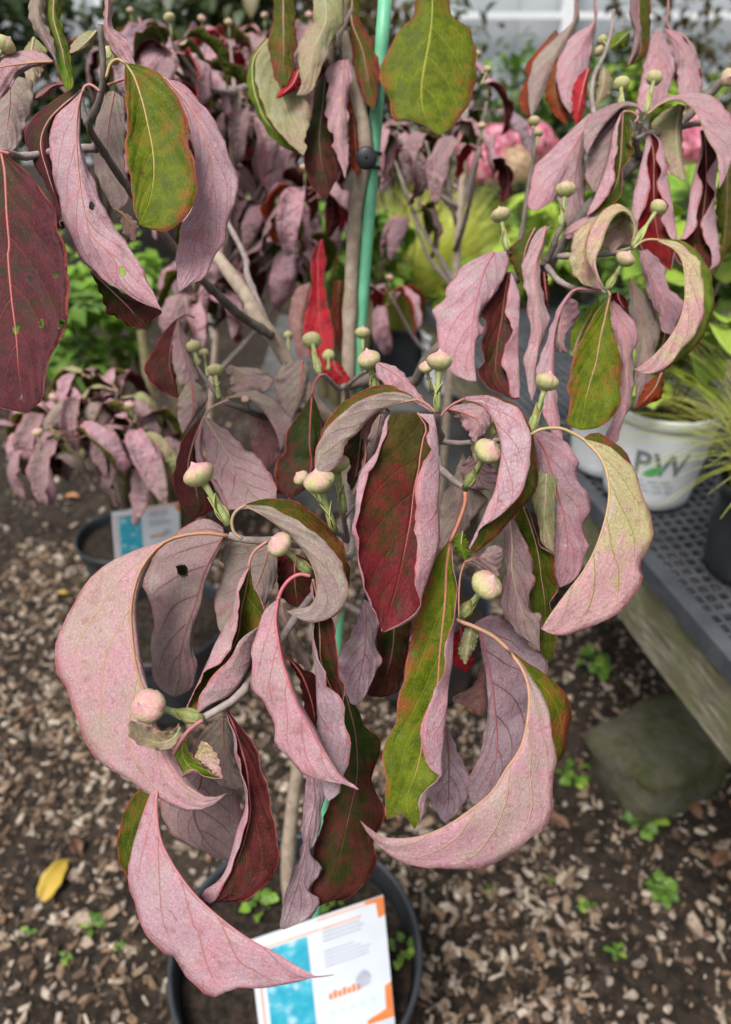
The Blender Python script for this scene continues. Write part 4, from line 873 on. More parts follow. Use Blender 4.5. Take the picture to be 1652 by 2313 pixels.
leaf(T, 'L', .665, ["C 1150,190 1100,330 1080,450 1060,560 1040,690", "C 1170,185 1182,330 1180,480 1090,690", "C 1190,185 1252,290 1282,410 1252,520 1222,620 1100,690"], 'pink2', 'olive', off=[.4, 0, .3])
leaf(T, 'L', .67, ["C 1210,190 1250,290 1290,420 1300,560 1345,645", "C 1220,183 1322,300 1372,450 1350,645", "C 1230,175 1312,218 1382,308 1422,420 1443,530 1402,600 1355,645"], 'pink', 'orange')
leaf(T, 'U', .68, ["C 1230,175 1330,210 1420,360 1447,530 1380,610", "C 1240,170 1350,240 1400,400 1385,612", "C 1245,165 1360,230 1435,400 1390,613"], 'pink', 'orange')
leaf(T, 'U', .66, ["C 1030,110 1040,250 1000,360 968,413", "C 1060,110 1072,280 1042,370 972,414", "C 1130,110 1122,260 1082,360 978,415"], 'pink2', 'olive')
leaf(T, 'L', .655, ["C 1005,110 1030,200 1020,300 990,400", "C 1025,110 1050,200 1040,300 994,401", "C 1060,110 1075,200 1060,290 998,402"], 'mauve', 'olive')
leaf(T, 'U', .69, ["C 1000,180 930,200 890,240 880,300", "C 1003,190 960,230 920,270 884,302", "C 1005,210 990,280 940,300 888,303"], 'green', 'bright')
leaf(T, 'L', .70, ["C 800,430 800,520 795,640", "C 850,420 840,530 800,645", "C 900,440 890,560 805,648"], 'green', 'bright')
# --- upper left
leaf(T, 'L', (.42, .41), ["A 500,560 440,620 350,700 308,790 308,900 320,1050 350,1160 380,1300 405,1390 D 470,180 560,300 700,400 850,490 990,545", "A 508,560 480,650 468,800 473,950 490,1130 520,1300 560,1440 D 680,200 780,380 990,545", "A 512,560 497,640 492,800 502,920 542,1020 582,1130 622,1240 692,1370 D 782,140 862,270 932,420 990,545"],
   'pink2', 'dark', rib=PINKV, off=[.8, 0, .6], holes=[(.42, .475, .16, .017), (.10, .775, .15, .018)], pet='A 615,560 560,520 520,530 508,562')
leaf(T, 'U', .45, ["A 500,545 420,555 300,640 200,720 148,830 180,930 230,1040 300,1160 330,1290 385,1342", "A 505,550 380,650 290,750 250,880 290,1050 387,1342", "A 508,560 440,620 360,700 320,800 320,1000 390,1342"], 'pink', 'purple')
leaf(T, 'U', .435, ["D 550,305 620,440 660,560 720,590 790,640 882,658", "D 560,305 700,440 800,540 884,658", "D 575,305 700,405 850,490 990,545 940,600 890,657"], 'pink', 'dark')
leaf(T, 'U', .425, ["A 385,1342 340,1320 330,1380 380,1400", "A 390,1345 365,1360 382,1402", "A 395,1345 400,1380 385,1403"], 'pink', 'dark')
leaf(T, 'U', (.415, .405), ["A 765,388 760,450 765,600 780,750 765,870 770,980 800,1100 815,1250 850,1370", "A 770,390 822,470 872,620 902,750 932,900 942,1020 932,1150 902,1260 852,1372", "A 780,388 880,403 970,448 1042,528 1112,640 1152,760 1152,880 1192,1000 1208,1100 1192,1240 1122,1340 1032,1412 950,1412 856,1374"],
   'pink', 'green', rib=(0.426, 0.255, 0.114), off=[-.3, .4, 0], pet='A 650,475 675,395 720,363 768,388', ripple=.8)
leaf(T, 'L', (.44, .43), ["A 1000,480 1100,640 1160,800 1190,1000 1190,1240 1110,1380 D 1090,120 1078,270 1093,430", "A 1020,485 1180,680 1270,900 1300,1100 1250,1350 D 1200,100 1170,280 1097,430", "A 1040,485 1130,520 1240,640 1340,780 1390,920 1453,1060 1453,1190 1400,1340 1380,1480 D 1340,170 1290,270 1250,350 1180,380 1100,430"], 'pink2', 'gred', rib=PINKV, off=[.3, 0, .6], pet='A 660,520 760,485 880,470 1010,482')
leaf(T, 'U', (.41, .385), ["A -30,940 -150,1100 -200,1300 -220,1500 D -250,300 -250,600 -200,900 -60,1110 130,1168", "A 5,930 30,1050 42,1300 58,1500 D 50,200 70,450 100,700 115,900 145,1168", "A 12,928 120,1010 220,1110 330,1280 350,1390 395,1480 D 412,250 418,450 412,590 372,720 300,850 272,1000 252,1100 160,1169"],
   'pink', 'purple', rib=(0.410, 0.111, 0.114), off=[.6, .5, 0], ribr=.0013, pet='A 60,940 20,930 5,930', holes=[(.36, .50, .06, .012), (.80, .49, .05, .012), (.52, .66, .05, .018), (.90, .66, .07, .016), (.02, .68, .07, .022), (-.04, .77, .035, .012), (-.03, .945, .10, .016)])
leaf(T, 'L', .45, ["A 330,373 250,318 140,312 0,338 -120,380", "A 330,378 200,385 0,412 -120,450", "A 325,382 180,422 100,480 50,560 -60,650 -120,640"], 'pink', 'green', rib=ORAV)
leaf(T, 'L', .49, ["A -50,480 -100,700 -50,900 20,932", "A 60,460 60,650 40,800 22,932", "A 200,490 203,640 160,760 110,900 30,934"], 'gmauve', 'olive')
leaf(T, 'U', .44, ["A 280,120 330,260 350,400 405,552", "A 330,120 380,300 400,420 415,553", "A 375,120 412,260 442,400 457,480 440,545 425,554"], 'pink', 'bright')
leaf(T, 'L', .435, ["A 180,120 240,220 300,310 340,372", "A 230,120 290,260 342,373", "A 280,120 332,260 345,374"], 'gmauve', 'bright', ribr=.0004)
leaf(T, 'L', .47, ["A 698,1278 740,1350 760,1430 822,1478", "A 705,1276 770,1330 800,1400 824,1478", "A 712,1278 780,1310 848,1370 832,1440 826,1478"], 'palep', 'green')
leaf(T, 'L', .46, ["A 640,180 680,300 760,380 825,394", "A 660,170 720,270 790,340 828,394", "A 690,160 762,230 802,320 830,393"], 'pink', 'dkred')
leaf(T, 'L', .50, ["A 590,185 510,200 440,270 428,325", "A 592,190 540,250 480,300 432,326", "A 594,200 560,300 490,322 436,327"], 'green', 'bright')
leaf(T, 'L', .46, ["A 400,510 320,505 250,540 215,600", "A 402,515 330,525 270,570 218,602", "A 400,525 340,540 280,600 222,603"], 'dusk', 'gred')
leaf(T, 'L', .50, ["A 180,250 130,350 150,450 200,520", "A 210,230 190,350 200,430 203,522", "A 290,300 280,400 240,480 206,522"], 'green', 'bright')
leaf(T, 'L', .50, ["A 660,560 600,700 560,900 600,1100 700,1290", "A 700,560 660,800 660,1000 705,1292", "A 760,600 770,800 760,1000 800,1200 720,1290"], 'gmauve', 'olive')
leaf(T, 'U', .52, ["A 660,700 680,800 740,890", "A 672,700 700,800 742,890", "A 690,705 725,800 744,890"], 'dusk', 'orange')
# --- top centre
leaf(T, 'U', (.58, .57), ["B 1180,90 1080,200 1020,320 973,410 968,480 1010,560 1030,650 1060,742 1150,735 1250,770 1322,824", "B 1290,80 1272,240 1242,400 1222,550 1242,700 1324,824", "B 1400,80 1512,170 1547,270 1563,400 1557,500 1512,640 1442,740 1392,802 1326,824"], 'pink', 'green', off=[.3, 0, .6], rib=YELV, ripple=1.2)
leaf(T, 'L', (.60, .59), ["B 290,235 220,340 208,460 240,600 300,740 400,860 500,952", "B 360,300 340,480 390,640 440,780 502,952", "B 420,500 500,580 553,680 543,750 512,850 522,900 504,952"], 'green', 'bright', off=[0, .4, .3])
leaf(T, 'U', .605, ["B 270,235 188,340 162,450 168,570 220,700 290,820 370,892 495,955", "B 285,240 205,350 190,460 215,600 290,760 497,955", "B 300,240 240,340 225,460 255,600 320,740 499,955"], 'green', 'bright')
leaf(T, 'U', .585, ["B 320,120 288,260 310,400 330,490 392,528", "B 380,120 382,320 375,450 394,528", "B 450,120 463,280 442,350 447,430 398,528"], 'pink', 'gred')
leaf(T, 'L', .58, ["B 560,140 490,230 468,320 480,440 490,520 460,580", "B 640,140 570,300 530,450 464,581", "B 745,145 682,230 652,350 602,440 572,540 522,580 468,582"], 'green', 'olive')
leaf(T, 'U', .61, ["B 620,450 570,560 550,720 508,800 503,950 520,1060 560,1150 642,1218", "B 640,450 620,650 600,850 620,1050 644,1218", "B 662,460 652,650 672,800 692,860 738,980 712,1080 662,1180 647,1218"], 'mauve', 'dark', ripple=.8)
leaf(T, 'L', .60, ["B 720,368 638,430 655,520 638,640 650,770 690,850 678,900 710,960 755,1088", "B 750,368 742,550 732,720 722,850 757,1088", "B 782,358 802,470 772,600 782,720 772,850 777,980 760,1088"], 'pink', 'gred', ripple=1.4)
leaf(T, 'U', .61, ["B 780,150 800,260 800,380 850,530 880,620 933,672", "B 800,140 862,300 892,450 935,672", "B 850,140 912,230 952,330 973,450 957,560 938,672"], 'pink', 'gred')
leaf(T, 'U', .63, ["B 770,700 780,850 790,1000 830,1070", "B 810,690 820,860 832,1071", "B 865,700 862,850 855,1000 836,1071"], 'dusk', 'orange')
leaf(T, 'U', .585, ["B 470,418 400,490 338,595", "B 477,428 432,520 342,601", "B 487,438 482,530 402,577 345,604"], 'pink', 'red')
leaf(T, 'L', .62, ["B 740,120 760,200 790,290", "B 760,110 790,200 800,290", "B 790,110 800,200 810,292"], 'green', 'olive')
# ------------------------------------------------------------------ wood of the dogwood
twig(T, [('S 676,2160', 1.03), ('S 650,1960', .975), ('S 690,1640', .89), ('S 772,1330', .80), ('S 785,1080', .755), ('S 786,880', .715), ('S 800,520', .665), ('S 826,330', .635), ('S 807,222', .625), ('S 772,74', .615), ('S 750,-60', .61)], (.0095, .0055), M_TRUNK, 'trunk', 60)
BR = [
 ([('J 690,335', .405), ('J 880,225', .41), ('J 990,115', .415), ('H 150,1465', .42), ('H 360,1210', .432), ('H 440,1090', .445), ('H 560,930', .47), ('H 700,760', .53), ('S 778,1160', .76)], (.0021, .0034), M_TWIG),
 ([('G 1130,565', .425), ('G 1200,590', .425), ('G 1330,600', .428), ('H 285,592', .43), ('H 440,622', .445), ('H 620,645', .48), ('H 800,668', .56), ('S 782,1100', .75)], (.0022, .0032), M_TWIG),
 ([('H 545,800', .415), ('H 600,830', .44), ('H 650,800', .50)], (.0014, .002), M_TWIG),
 ([('H 690,545', .43), ('H 730,560', .46), ('H 770,600', .53)], (.0014, .0022), M_TWIG),
 ([('H 745,425', .44), ('H 755,500', .47), ('H 775,580', .53), ('S 786,1120', .74)], (.0016, .003), M_TWIG),
 ([('H 815,380', .46), ('H 770,440', .46), ('H 750,470', .47)], (.0011, .0012), M_TWIG),
 ([('I 285,555', .43), ('I 225,525', .435), ('I 190,490', .445), ('I 120,430', .47), ('H 1250,60', .56), ('S 786,990', .73)], (.0020, .0032), M_TWIG),
 ([('I 240,1345', .415), ('I 260,1330', .42), ('K 880,60', .46), ('K 700,150', .60), ('S 770,1360', .80)], (.0020, .0032), M_TWIG),
 ([('E 1318,1165', .43), ('E 1322,1250', .455), ('E 1280,1330', .52), ('S 786,930', .72)], (.0018, .003), M_TWIG),
 ([('I 670,222', .425), ('I 590,245', .45), ('I 480,258', .475), ('I 300,268', .49), ('I 110,262', .51), ('S 786,960', .725)], (.0016, .003), M_TWIG),
 ([('E 600,935', .56), ('E 640,950', .58), ('E 720,1025', .63), ('E 760,1005', .66), ('S 786,900', .71)], (.0017, .003), M_TWIG),
 ([('E 950,1045', .50), ('E 900,1080', .56), ('S 786,905', .715)], (.0014, .002), M_TWIG),
 ([('E 880,915', .64), ('E 800,980', .67), ('E 765,1010', .69)], (.0015, .002), M_TWIG),
 ([('D 1375,1110', .555), ('D 1430,1125', .56), ('D 1500,1150', .57), ('E 280,1195', .605), ('E 480,1150', .67), ('S 784,990', .735)], (.0022, .0036), M_DTWIG),
 ([('D 1385,1115', .556), ('D 1330,1060', .57), ('D 1290,1010', .585), ('D 1210,890', .60), ('D 1180,800', .60)], (.002, .0012), M_DTWIG),
 ([('A 615,150', .415), ('A 628,330', .42), ('A 632,400', .42), ('A 628,520', .425), ('A 600,640', .43), ('A 545,770', .435), ('A 610,890', .45), ('A 700,1030', .465), ('A 800,1170', .48), ('D 1100,200', .52), ('D 1245,365', .55), ('D 1450,560', .595), ('E 130,585', .625), ('E 310,700', .655)], (.0016, .0042), M_DTWIG),
 ([('A 490,560', .45), ('A 510,670', .445), ('A 540,765', .437)], (.0014, .0024), M_DTWIG),
 ([('A 0,925', .42), ('A 80,945', .44), ('A 170,955', .45), ('A 400,915', .455), ('A 590,905', .452)], (.0020, .0026), M_TWIG),
 ([('A 1100,900', .90), ('D 1200,60', .74), ('D 1340,230', .69), ('D 1530,490', .67), ('E 200,560', .66), ('E 310,700', .665), ('E 400,850', .68), ('S 700,900', .70), ('S 784,985', .74)], (.0045, .0075), M_TRUNK),
 ([('D 1390,0', .78), ('D 1500,220', .74), ('E 160,330', .70), ('E 250,560', .675), ('E 300,680', .665)], (.0025, .0035), M_TWIG),
 ([('S 786,870', .71), ('E 1000,950', .69), ('E 1170,990', .66), ('E 1260,840', .635), ('E 1420,700', .62), ('F 330,330', .60), ('F 500,262', .59), ('C 760,1250', .60), ('C 960,1070', .61), ('C 1080,955', .615), ('C 1350,720', .62), ('C 1560,500', .625), ('C 1700,380', .63)], (.0052, .0036), M_DTWIG),
 ([('F 480,265', .585), ('F 535,160', .575), ('C 560,1440', .57), ('C 590,1380', .57)], (.0032, .0018), M_DTWIG),
 ([('F 255,185', .55), ('F 350,240', .57), ('F 480,268', .585)], (.0014, .0022), M_DTWIG),
 ([('F 500,280', .58), ('F 560,355', .56), ('F 640,400', .548), ('F 740,422', .54), ('F 865,430', .525)], (.0026, .0016), M_TWIG),
 ([('F 1035,155', .515), ('F 940,190', .53), ('F 810,205', .55), ('F 560,215', .58)], (.0016, .0024), M_TWIG),
 ([('C 1040,845', .59), ('C 1110,815', .60), ('C 1200,810', .605), ('C 1320,775', .61), ('C 1430,750', .615)], (.0020, .0026), M_TWIG),
 ([('C 1065,740', .585), ('C 1050,800', .59), ('C 1040,845', .592), ('C 1060,960', .61)], (.0022, .0028), M_DTWIG),
 ([('C 412,780', .68), ('C 418,930', .68), ('C 385,1130', .675), ('C 350,1380', .66), ('F 330,200', .61), ('F 480,272', .59)], (.0016, .0026), M_DTWIG),
 ([('C 905,60', .70), ('C 890,200', .70), ('C 845,345', .70), ('C 785,470', .695), ('C 775,640', .68), ('C 850,900', .65), ('C 960,1068', .615)], (.0016, .003), M_TWIG),
 ([('C 1110,690', .585), ('C 1075,770', .59), ('C 1045,842', .592)], (.0014, .002), M_DTWIG),
 ([('B 800,60', .61), ('B 740,200', .612), ('B 730,300', .615), ('B 770,420', .62), ('B 830,600', .625)], (.0022, .003), M_DTWIG),
]
for pts, r, mt_ in BR: twig(T, pts, r, mt_)
BUD = [("W 443,1055", 36, .42, "G 1130,500", .425), ("W 622,1210", 31, .40, "H 550,800", .415), ("W 710,1070", 36, .415, "H 690,545", .43), ("W 748,1030", 29, .43, "H 750,425", .44),
 ("W 670,1062", 20, .46, "H 640,380", .47), ("W 1083,1003", 33, .41, "I 275,545", .43), ("W 1080,1300", 36, .395, "I 240,1340", .415), ("W 820,800", 28, .49, "E 945,1045", .50),
 ("W 976,803", 30, .425, "E 1318,1165", .43), ("W 947,816", 17, .47, "E 1290,1040", .48), ("W 1215,849", 27, .42, "I 668,220", .425), ("W 693,757", 22, .585, "E 600,930", .56),
 ("W 806,740", 18, .64, "E 865,905", .64), ("W 730,790", 14, .66, "E 655,905", .62), ("W 640,745", 11, .72, "E 410,830", .70), ("W 430,770", 18, .60, "D 1215,880", .60), ("W 478,823", 19, .565, "D 1340,1085", .56),
 ("W 453,785", 12, .62, "D 1270,950", .60), ("W 545,887", 9, .57, "E 180,1165", .585), ("W 1112,478", 22, .55, "F 255,180", .55), ("W 1256,422", 22, .57, "C 585,1385", .57), ("W 1462,462", 20, .52, "F 1020,155", .515),
 ("W 1388,576", 22, .515, "F 860,420", .525), ("W 1380,187", 18, .60, "C 950,660", .59), ("W 1453,174", 18, .60, "C 1105,690", .585), ("W 1186,270", 14, .68, "C 412,790", .68), ("W 1196,296", 11, .68, "C 420,930", .68),
 ("W 1331,114", 13, .70, "C 850,335", .70), ("W 1338,90", 12, .71, "C 870,280", .70), ("W 1618,172", 18, .61, "C 1575,490", .625), ("W 1515,256", 8, .62, "C 1330,770", .61), ("W 12,100", 22, .45, "A -60,420", .45), ("W 247,124", 20, .47, "A 630,420", .43),
 ("W 1061,120", 9, .75, "C 40,420", .75), ("W 1083,155", 10, .74, "C 95,520", .74)]
for b in BUD: bud(T, b[0], b[1], b[2], b[3], b[4], scales=b[1] > 16)
bud(T, "W 332,1568", 40, .39, "J 700,335", .405, face=1.0)

# ------------------------------------------------------------------ stake, tie, tag
m = NT('green_plastic_stake'); co = m.obj(); wv = m.n('TexChecker'); mp = m.n('Mapping'); m.t.links.new(co, mp.inputs[0]); mp.inputs['Rotation'].default_value = (0.6, 0.5, 0.785)
m.t.links.new(mp.outputs[0], wv.inputs[0]); wv.inputs['Scale'].default_value = 700; nn = m.noise(co, 60, 3)
gc = m.mix(m.step(nn, .35, .7), (.10, .36, .20), (.14, .43, .25))
M_STAKE = m.done(m.bsdf(m.mix(m.math('MULTIPLY', wv.outputs['Fac'], .22), gc, (.20, .52, .34)), .42, .45, m.bump(wv.outputs['Fac'], .35, .0006)))
sa, sb = P(873, -40, .598), P(709, 2150, 1.01)
mb = MB(); mb.tube([sb.lerp(sa, i / 24) for i in range(25)], .0058, 14)
stake = mb.build('garden_stake', M_STAKE, None, sb); tag(stake, 'thin green plastic plant stake standing beside the dogwood trunk', 'stake')
M_TIE = simple('black_rubber_tie', (.012, .012, .014), (.022, .022, .025), 60, .45, .4, .1)
def stake_at(y):
    best = min((abs((lambda p: IH / 2 - FPX * ((p - CAMP).y * SP + (p - CAMP).z * CP) / ((p - CAMP).y * CP - (p - CAMP).z * SP))(sb.lerp(sa, t / 400)) - y), t / 400) for t in range(401))
    return sb.lerp(sa, best[1])
sdir_ = (sa - sb).normalized()
tie = empty('cable_tie', stake_at(357), 'black rubber clip tying the trunk to the green stake', 'clip')
for y in (349, 378):
    c = stake_at(y); mb = MB(); q = sdir_.to_track_quat('Z', 'Y'); prof = [(.0058, -.0016), (.0078, -.0014), (.0078, .0014), (.0058, .0016)]
    mb.lathe(prof + prof[:1], 24, c, axis=q.to_matrix()); mb.build('band', M_TIE, tie, c)
c = P(828, 357, stake_at(357).length if False else .612); mb = MB(); ax = (CAMP - c).normalized().to_track_quat('Z', 'Y').to_matrix()
mb.lathe([(.001, .004), (.0075, .004), (.0092, .002), (.0092, -.004), (.001, -.005)][::-1], 20, c, axis=ax); mb.build('buckle', M_TIE, tie, c)
mb = MB(); mb.tube([c, stake_at(357)], .003, 8); mb.build('arm', M_TIE, tie, c)

M_CARD = simple('white_tag_card', (.56, .60, .64), (.61, .64, .68), 20, .40, .4, .05)
M_ORANGE = simple('orange_tag_print', (.62, .17, .045), (.66, .22, .07), 40, .4, .4, 0)
M_PALEOR = simple('pale_orange_print', (.62, .30, .20), (.66, .40, .30), 60, .45, .4, 0)
M_GREYP = simple('pale_grey_print', (.36, .37, .44), (.44, .45, .52), 60, .45, .4, 0)
M_ICON = simple('blue_grey_print', (.42, .58, .72), (.55, .66, .76), 60, .45, .4, 0)
m = NT('turquoise_flower_photo'); co = m.obj(); a1 = m.noise(co, 45, 4, .6); a2 = m.vor(co, 60)
M_PHOTO = m.done(m.bsdf(m.mix(m.step(m.math('MULTIPLY_ADD', a1, .6, m.math('MULTIPLY', a2, -.5)), .02, .30), m.mix(m.step(a1, .35, .7), (.02, .30, .42), (.08, .42, .54)), (.40, .58, .64)), .35, .45))
def plant_tag(label, c00, c10, c01, group=None):
    """c00 top left, c10 top right, c01 bottom left (world)"""
    ex, ey = c10 - c00, c01 - c00; nz = ex.cross(ey).normalized(); nz = nz if nz.dot(CAMP - c00) > 0 else -nz
    root = empty('plant_tag', c01.lerp(c01 + ex, .5), label, 'plant tag', group)
    def pt(a, b, h): return c00 + ex * a + ey * b + nz * h
    def slab(name, poly, h0, h1, mat):
        mb = MB(); n = len(poly); vs = [pt(a, b, h0) for a, b in poly] + [pt(a, b, h1) for a, b in poly]
        fs = [tuple(range(n)), tuple(range(2 * n - 1, n - 1, -1))] + [((k + 1) % n, k, k + n, (k + 1) % n + n) for k in range(n)]
        mb.add(vs, fs); me = mb.build(name, mat, root, pt(*poly[0], h0), False); bm = bmesh.new(); bm.from_mesh(me.data); bmesh.ops.recalc_face_normals(bm, faces=bm.faces); bm.to_mesh(me.data); bm.free(); return me
    def rect(a0, b0, a1, b1): return [(a0, b0), (a1, b0), (a1, b1), (a0, b1)]
    slab('card', rect(0, 0, 1, 1), 0, .0010, M_CARD)
    slab('orange_corner', [(.86, .002), (.998, .002), (.998, .13), (.95, .14), (.94, .03), (.86, .025)], .0012, .0016, M_ORANGE)
    slab('orange_corner', [(.998, .60), (.95, .62), (.945, .78), (.80, .82), (.80, .85), (.998, .85)], .0012, .0016, M_ORANGE)
    slab('orange_border', rect(.50, .010, .86, .024), .0012, .0016, M_PALEOR); slab('orange_border', rect(.02, .075, .52, .088), .0012, .0016, M_PALEOR); slab('orange_border', rect(.04, .09, .055, .84), .0012, .0016, M_PALEOR)
    slab('photo_panel', rect(.09, .10, .42, .84), .0012, .0016, M_PHOTO)
    rr = random.Random(4)
    for k in range(4): slab('print_line', rect(.53, .08 + .028 * k, .55 + rr.uniform(.25, .36), .093 + .028 * k), .0012, .0015, M_GREYP if k else M_PALEOR)
    for k in range(5): slab('print_line', rect(.53, .24 + .026 * k, .55 + rr.uniform(.2, .34), .251 + .026 * k), .0012, .0015, M_GREYP)
    for k in range(7): slab('print_letter', rect(.535 + .035 * k, .545 - .012 * (k % 2), .56 + .035 * k, .585), .0012, .0015, M_ORANGE)
    slab('picture', [(.80 + .06 * math.cos(a * .7), .52 + .055 * math.sin(a * .7) * (1 + .2 * (a % 2))) for a in range(9)], .0012, .0015, M_GREYP)
    for k in range(5): slab('icon', [(.55 + .075 * k + .022 * math.cos(a), .69 + .02 * math.sin(a)) for a in (0, .9, 1.8, 2.7, 3.6, 4.5, 5.4)], .0012, .0015, M_ICON)
    return root
tl, tr = P(563, 2124, .93), P(866, 2021, .93); bl = P(600, 2440, .955)
plant_tag('big white plant tag with turquoise photo and orange corners in the black pot', tl, tr, bl)

# ------------------------------------------------------------------ lettering on the white pot (flat print that follows the wall)
M_PRINT = simple('grey_green_pot_print', (.16, .20, .19), (.20, .24, .23), 60, .5, .3, 0)
M_PGREEN = simple('green_leaf_print', (.10, .40, .10), (.16, .48, .14), 60, .5, .3, 0)
M_PGREY = simple('pale_pot_print', (.42, .48, .50), (.50, .55, .57), 60, .5, .3, 0)
PWC = on_plane(1462, 1150, BZ) ; PWC = Vector((PWC.x + .012, PWC.y + .055, BZ)); PWR, PWH = .092, .185
pw = pot('plant_pot', PWC, PWR, PWH, M_WHITEP, 'white printed nursery pot with a leafy green plant, on the lattice bench', rim=.010, taper=.80)
def wall_print(parent, c, r, h, taper, curve_body, size, zc, ang, mat, name, extr=.0008):
    cu = bpy.data.curves.new(name, 'FONT'); cu.body = curve_body; cu.size = size; cu.align_x = 'CENTER'; cu.align_y = 'CENTER'; cu.resolution_u = 3; cu.offset = .0012
    to = bpy.data.objects.new(name + '_tmp', cu); COL.objects.link(to); dg = bpy.context.evaluated_depsgraph_get()
    me = bpy.data.meshes.new_from_object(to.evaluated_get(dg)); bpy.data.objects.remove(to)
    vs = []
    bm = bmesh.new(); bm.from_mesh(me); bmesh.ops.triangulate(bm, faces=bm.faces); bmesh.ops.subdivide_edges(bm, edges=[e for e in bm.edges if e.calc_length() > size * .2], cuts=1)
    for v in bm.verts:
        z = zc + v.co.y; rr = r * taper + (r * .965 - r * taper) * z / (h * .86) + extr; a = ang + v.co.x / r
        v.co = Vector((rr * math.cos(a), rr * math.sin(a), z))
    bm.to_mesh(me); bm.free(); me.materials.clear(); me.materials.append(mat)
    return link(name, me, parent)
pa = math.atan2(-PWC.y, -PWC.x) + .10
for k, ch in enumerate('PW'): wall_print(pw, PWC, PWR, PWH, .80, ch, .060, .100, pa + (-.27 if k == 0 else .27), M_PRINT, 'letter')
mb = MB(); vs = []
for i in range(9):
    t = i / 8; w = .008 * math.sin(math.pi * t) ** .8 + .0005
    for s in (-1, 1):
        x = -.018 + .036 * t; z = .082 + .014 * t + w * s; rr = PWR * .80 + PWR * .165 * z / (PWH * .86) + .0012; a = pa - .02 + x / PWR
        vs.append(PWC + Vector((rr * math.cos(a), rr * math.sin(a), z)))
mb.add(vs, [(2 * i, 2 * i + 2, 2 * i + 3, 2 * i + 1) for i in range(8)]); mb.build('leaf_mark', M_PGREEN, pw, PWC)
for k in range(3):
    mb = MB(); vs = []
    for i in range(17):
        a = pa - .42 + .84 * i / 16 + (.05 if k else 0)
        for z in (.066 - .010 * k, .071 - .010 * k):
            rr = PWR * .80 + PWR * .165 * z / (PWH * .86) + .0008; vs.append(PWC + Vector((rr * math.cos(a), rr * math.sin(a), z)))
    mb.add(vs, [(2 * i, 2 * i + 2, 2 * i + 3, 2 * i + 1) for i in range(16) if (i * 7 + k * 3) % 5]); mb.build('print_line', M_PGREY, pw, PWC)
# ------------------------------------------------------------------ other plants
def flat_leaf_mat(name, c1, c2, vein, rough=.45, trans=.3):
    m = NT(name); uvn = m.n('UVMap'); uvn.uv_map = 'UVMap'; sx = m.n('SeparateXYZ'); m.t.links.new(uvn.outputs[0], sx.inputs[0])
    au = m.math('ABSOLUTE', m.math('MULTIPLY_ADD', sx.outputs[0], 2.0, -1.0)); rn = m.n('ObjectInfo').outputs['Random']
    n = m.noise(m.vadd(m.obj(), m.math('MULTIPLY', rn, 20.0)), 40, 4)
    w = m.math('FRACT', m.math('MULTIPLY', m.math('MULTIPLY_ADD', au, -.35, sx.outputs[1]), 6.5)); vm = m.math('MAXIMUM', m.step(m.math('ABSOLUTE', m.math('SUBTRACT', w, .5)), .10, .03), m.step(au, .08, .03))
    col = m.mix(m.step(m.math('MULTIPLY_ADD', rn, .5, m.math('MULTIPLY', n, .8)), .35, .85), c1, c2)
    col = m.mix(m.math('MULTIPLY', vm, .5), col, vein)
    return m.done(m.bsdf(col, rough, .4, m.bump(vm, -.4, .002), trans))
M_FOL = flat_leaf_mat('mid_green_leaf', (.055, .14, .018), (.13, .24, .03), (.22, .34, .08))
M_LIME = flat_leaf_mat('lime_green_leaf', (.15, .30, .02), (.32, .44, .05), (.38, .50, .14))
M_DFOL = flat_leaf_mat('dull_green_leaf', (.030, .055, .018), (.075, .10, .035), (.10, .13, .05))
M_BFOL = flat_leaf_mat('brownish_green_leaf', (.10, .09, .03), (.17, .13, .05), (.2, .17, .08))
M_PINKP = simple('pink_hydrangea_petal', (.58, .11, .20), (.80, .42, .48), 34, .6, .3, 0, trans=.3)
M_TANP = simple('faded_tan_petal', (.50, .36, .22), (.60, .42, .28), 60, .6, .3, 0, trans=.3)
M_SEDGE = simple('yellow_green_blade', (.42, .46, .04), (.62, .60, .18), 14, .5, .3, 0, trans=.3)
M_STEM = simple('brown_green_stem', (.12, .10, .05), (.18, .15, .08), 60, .7, .2, .2)
def blade_leaf(ln, wd, droop, cup, lobes, seed):
    rs = random.Random(seed); n, h = 9, 3; mb = MB(); rows = []; uvs = []; x = z = 0
    for i in range(n):
        s = i / (n - 1); th = .35 - droop * s; w = wd * (math.sin(math.pi * min(1, s * .97 + .03) ** .7) ** .75) * (1 + lobes * math.sin(s * 17 + seed)) + .002 * ln
        row = []; uv = []
        for j in range(-h, h + 1):
            u = j / h; row.append(Vector((x, w * u, z + cup * abs(u) * w + .06 * ln * math.sin(s * 8 + u * 2) * abs(u)))); uv.append((u * .5 + .5, s))
        rows.append(row); uvs.append(uv); x += ln * math.cos(th) / (n - 1); z += ln * math.sin(th) / (n - 1)
    shell(mb, rows, uvs, ln * .003, 0, 0, 0); return mb
def leaf_mesh(mat, *a): return blade_leaf(*a).mesh('leaf', mat)
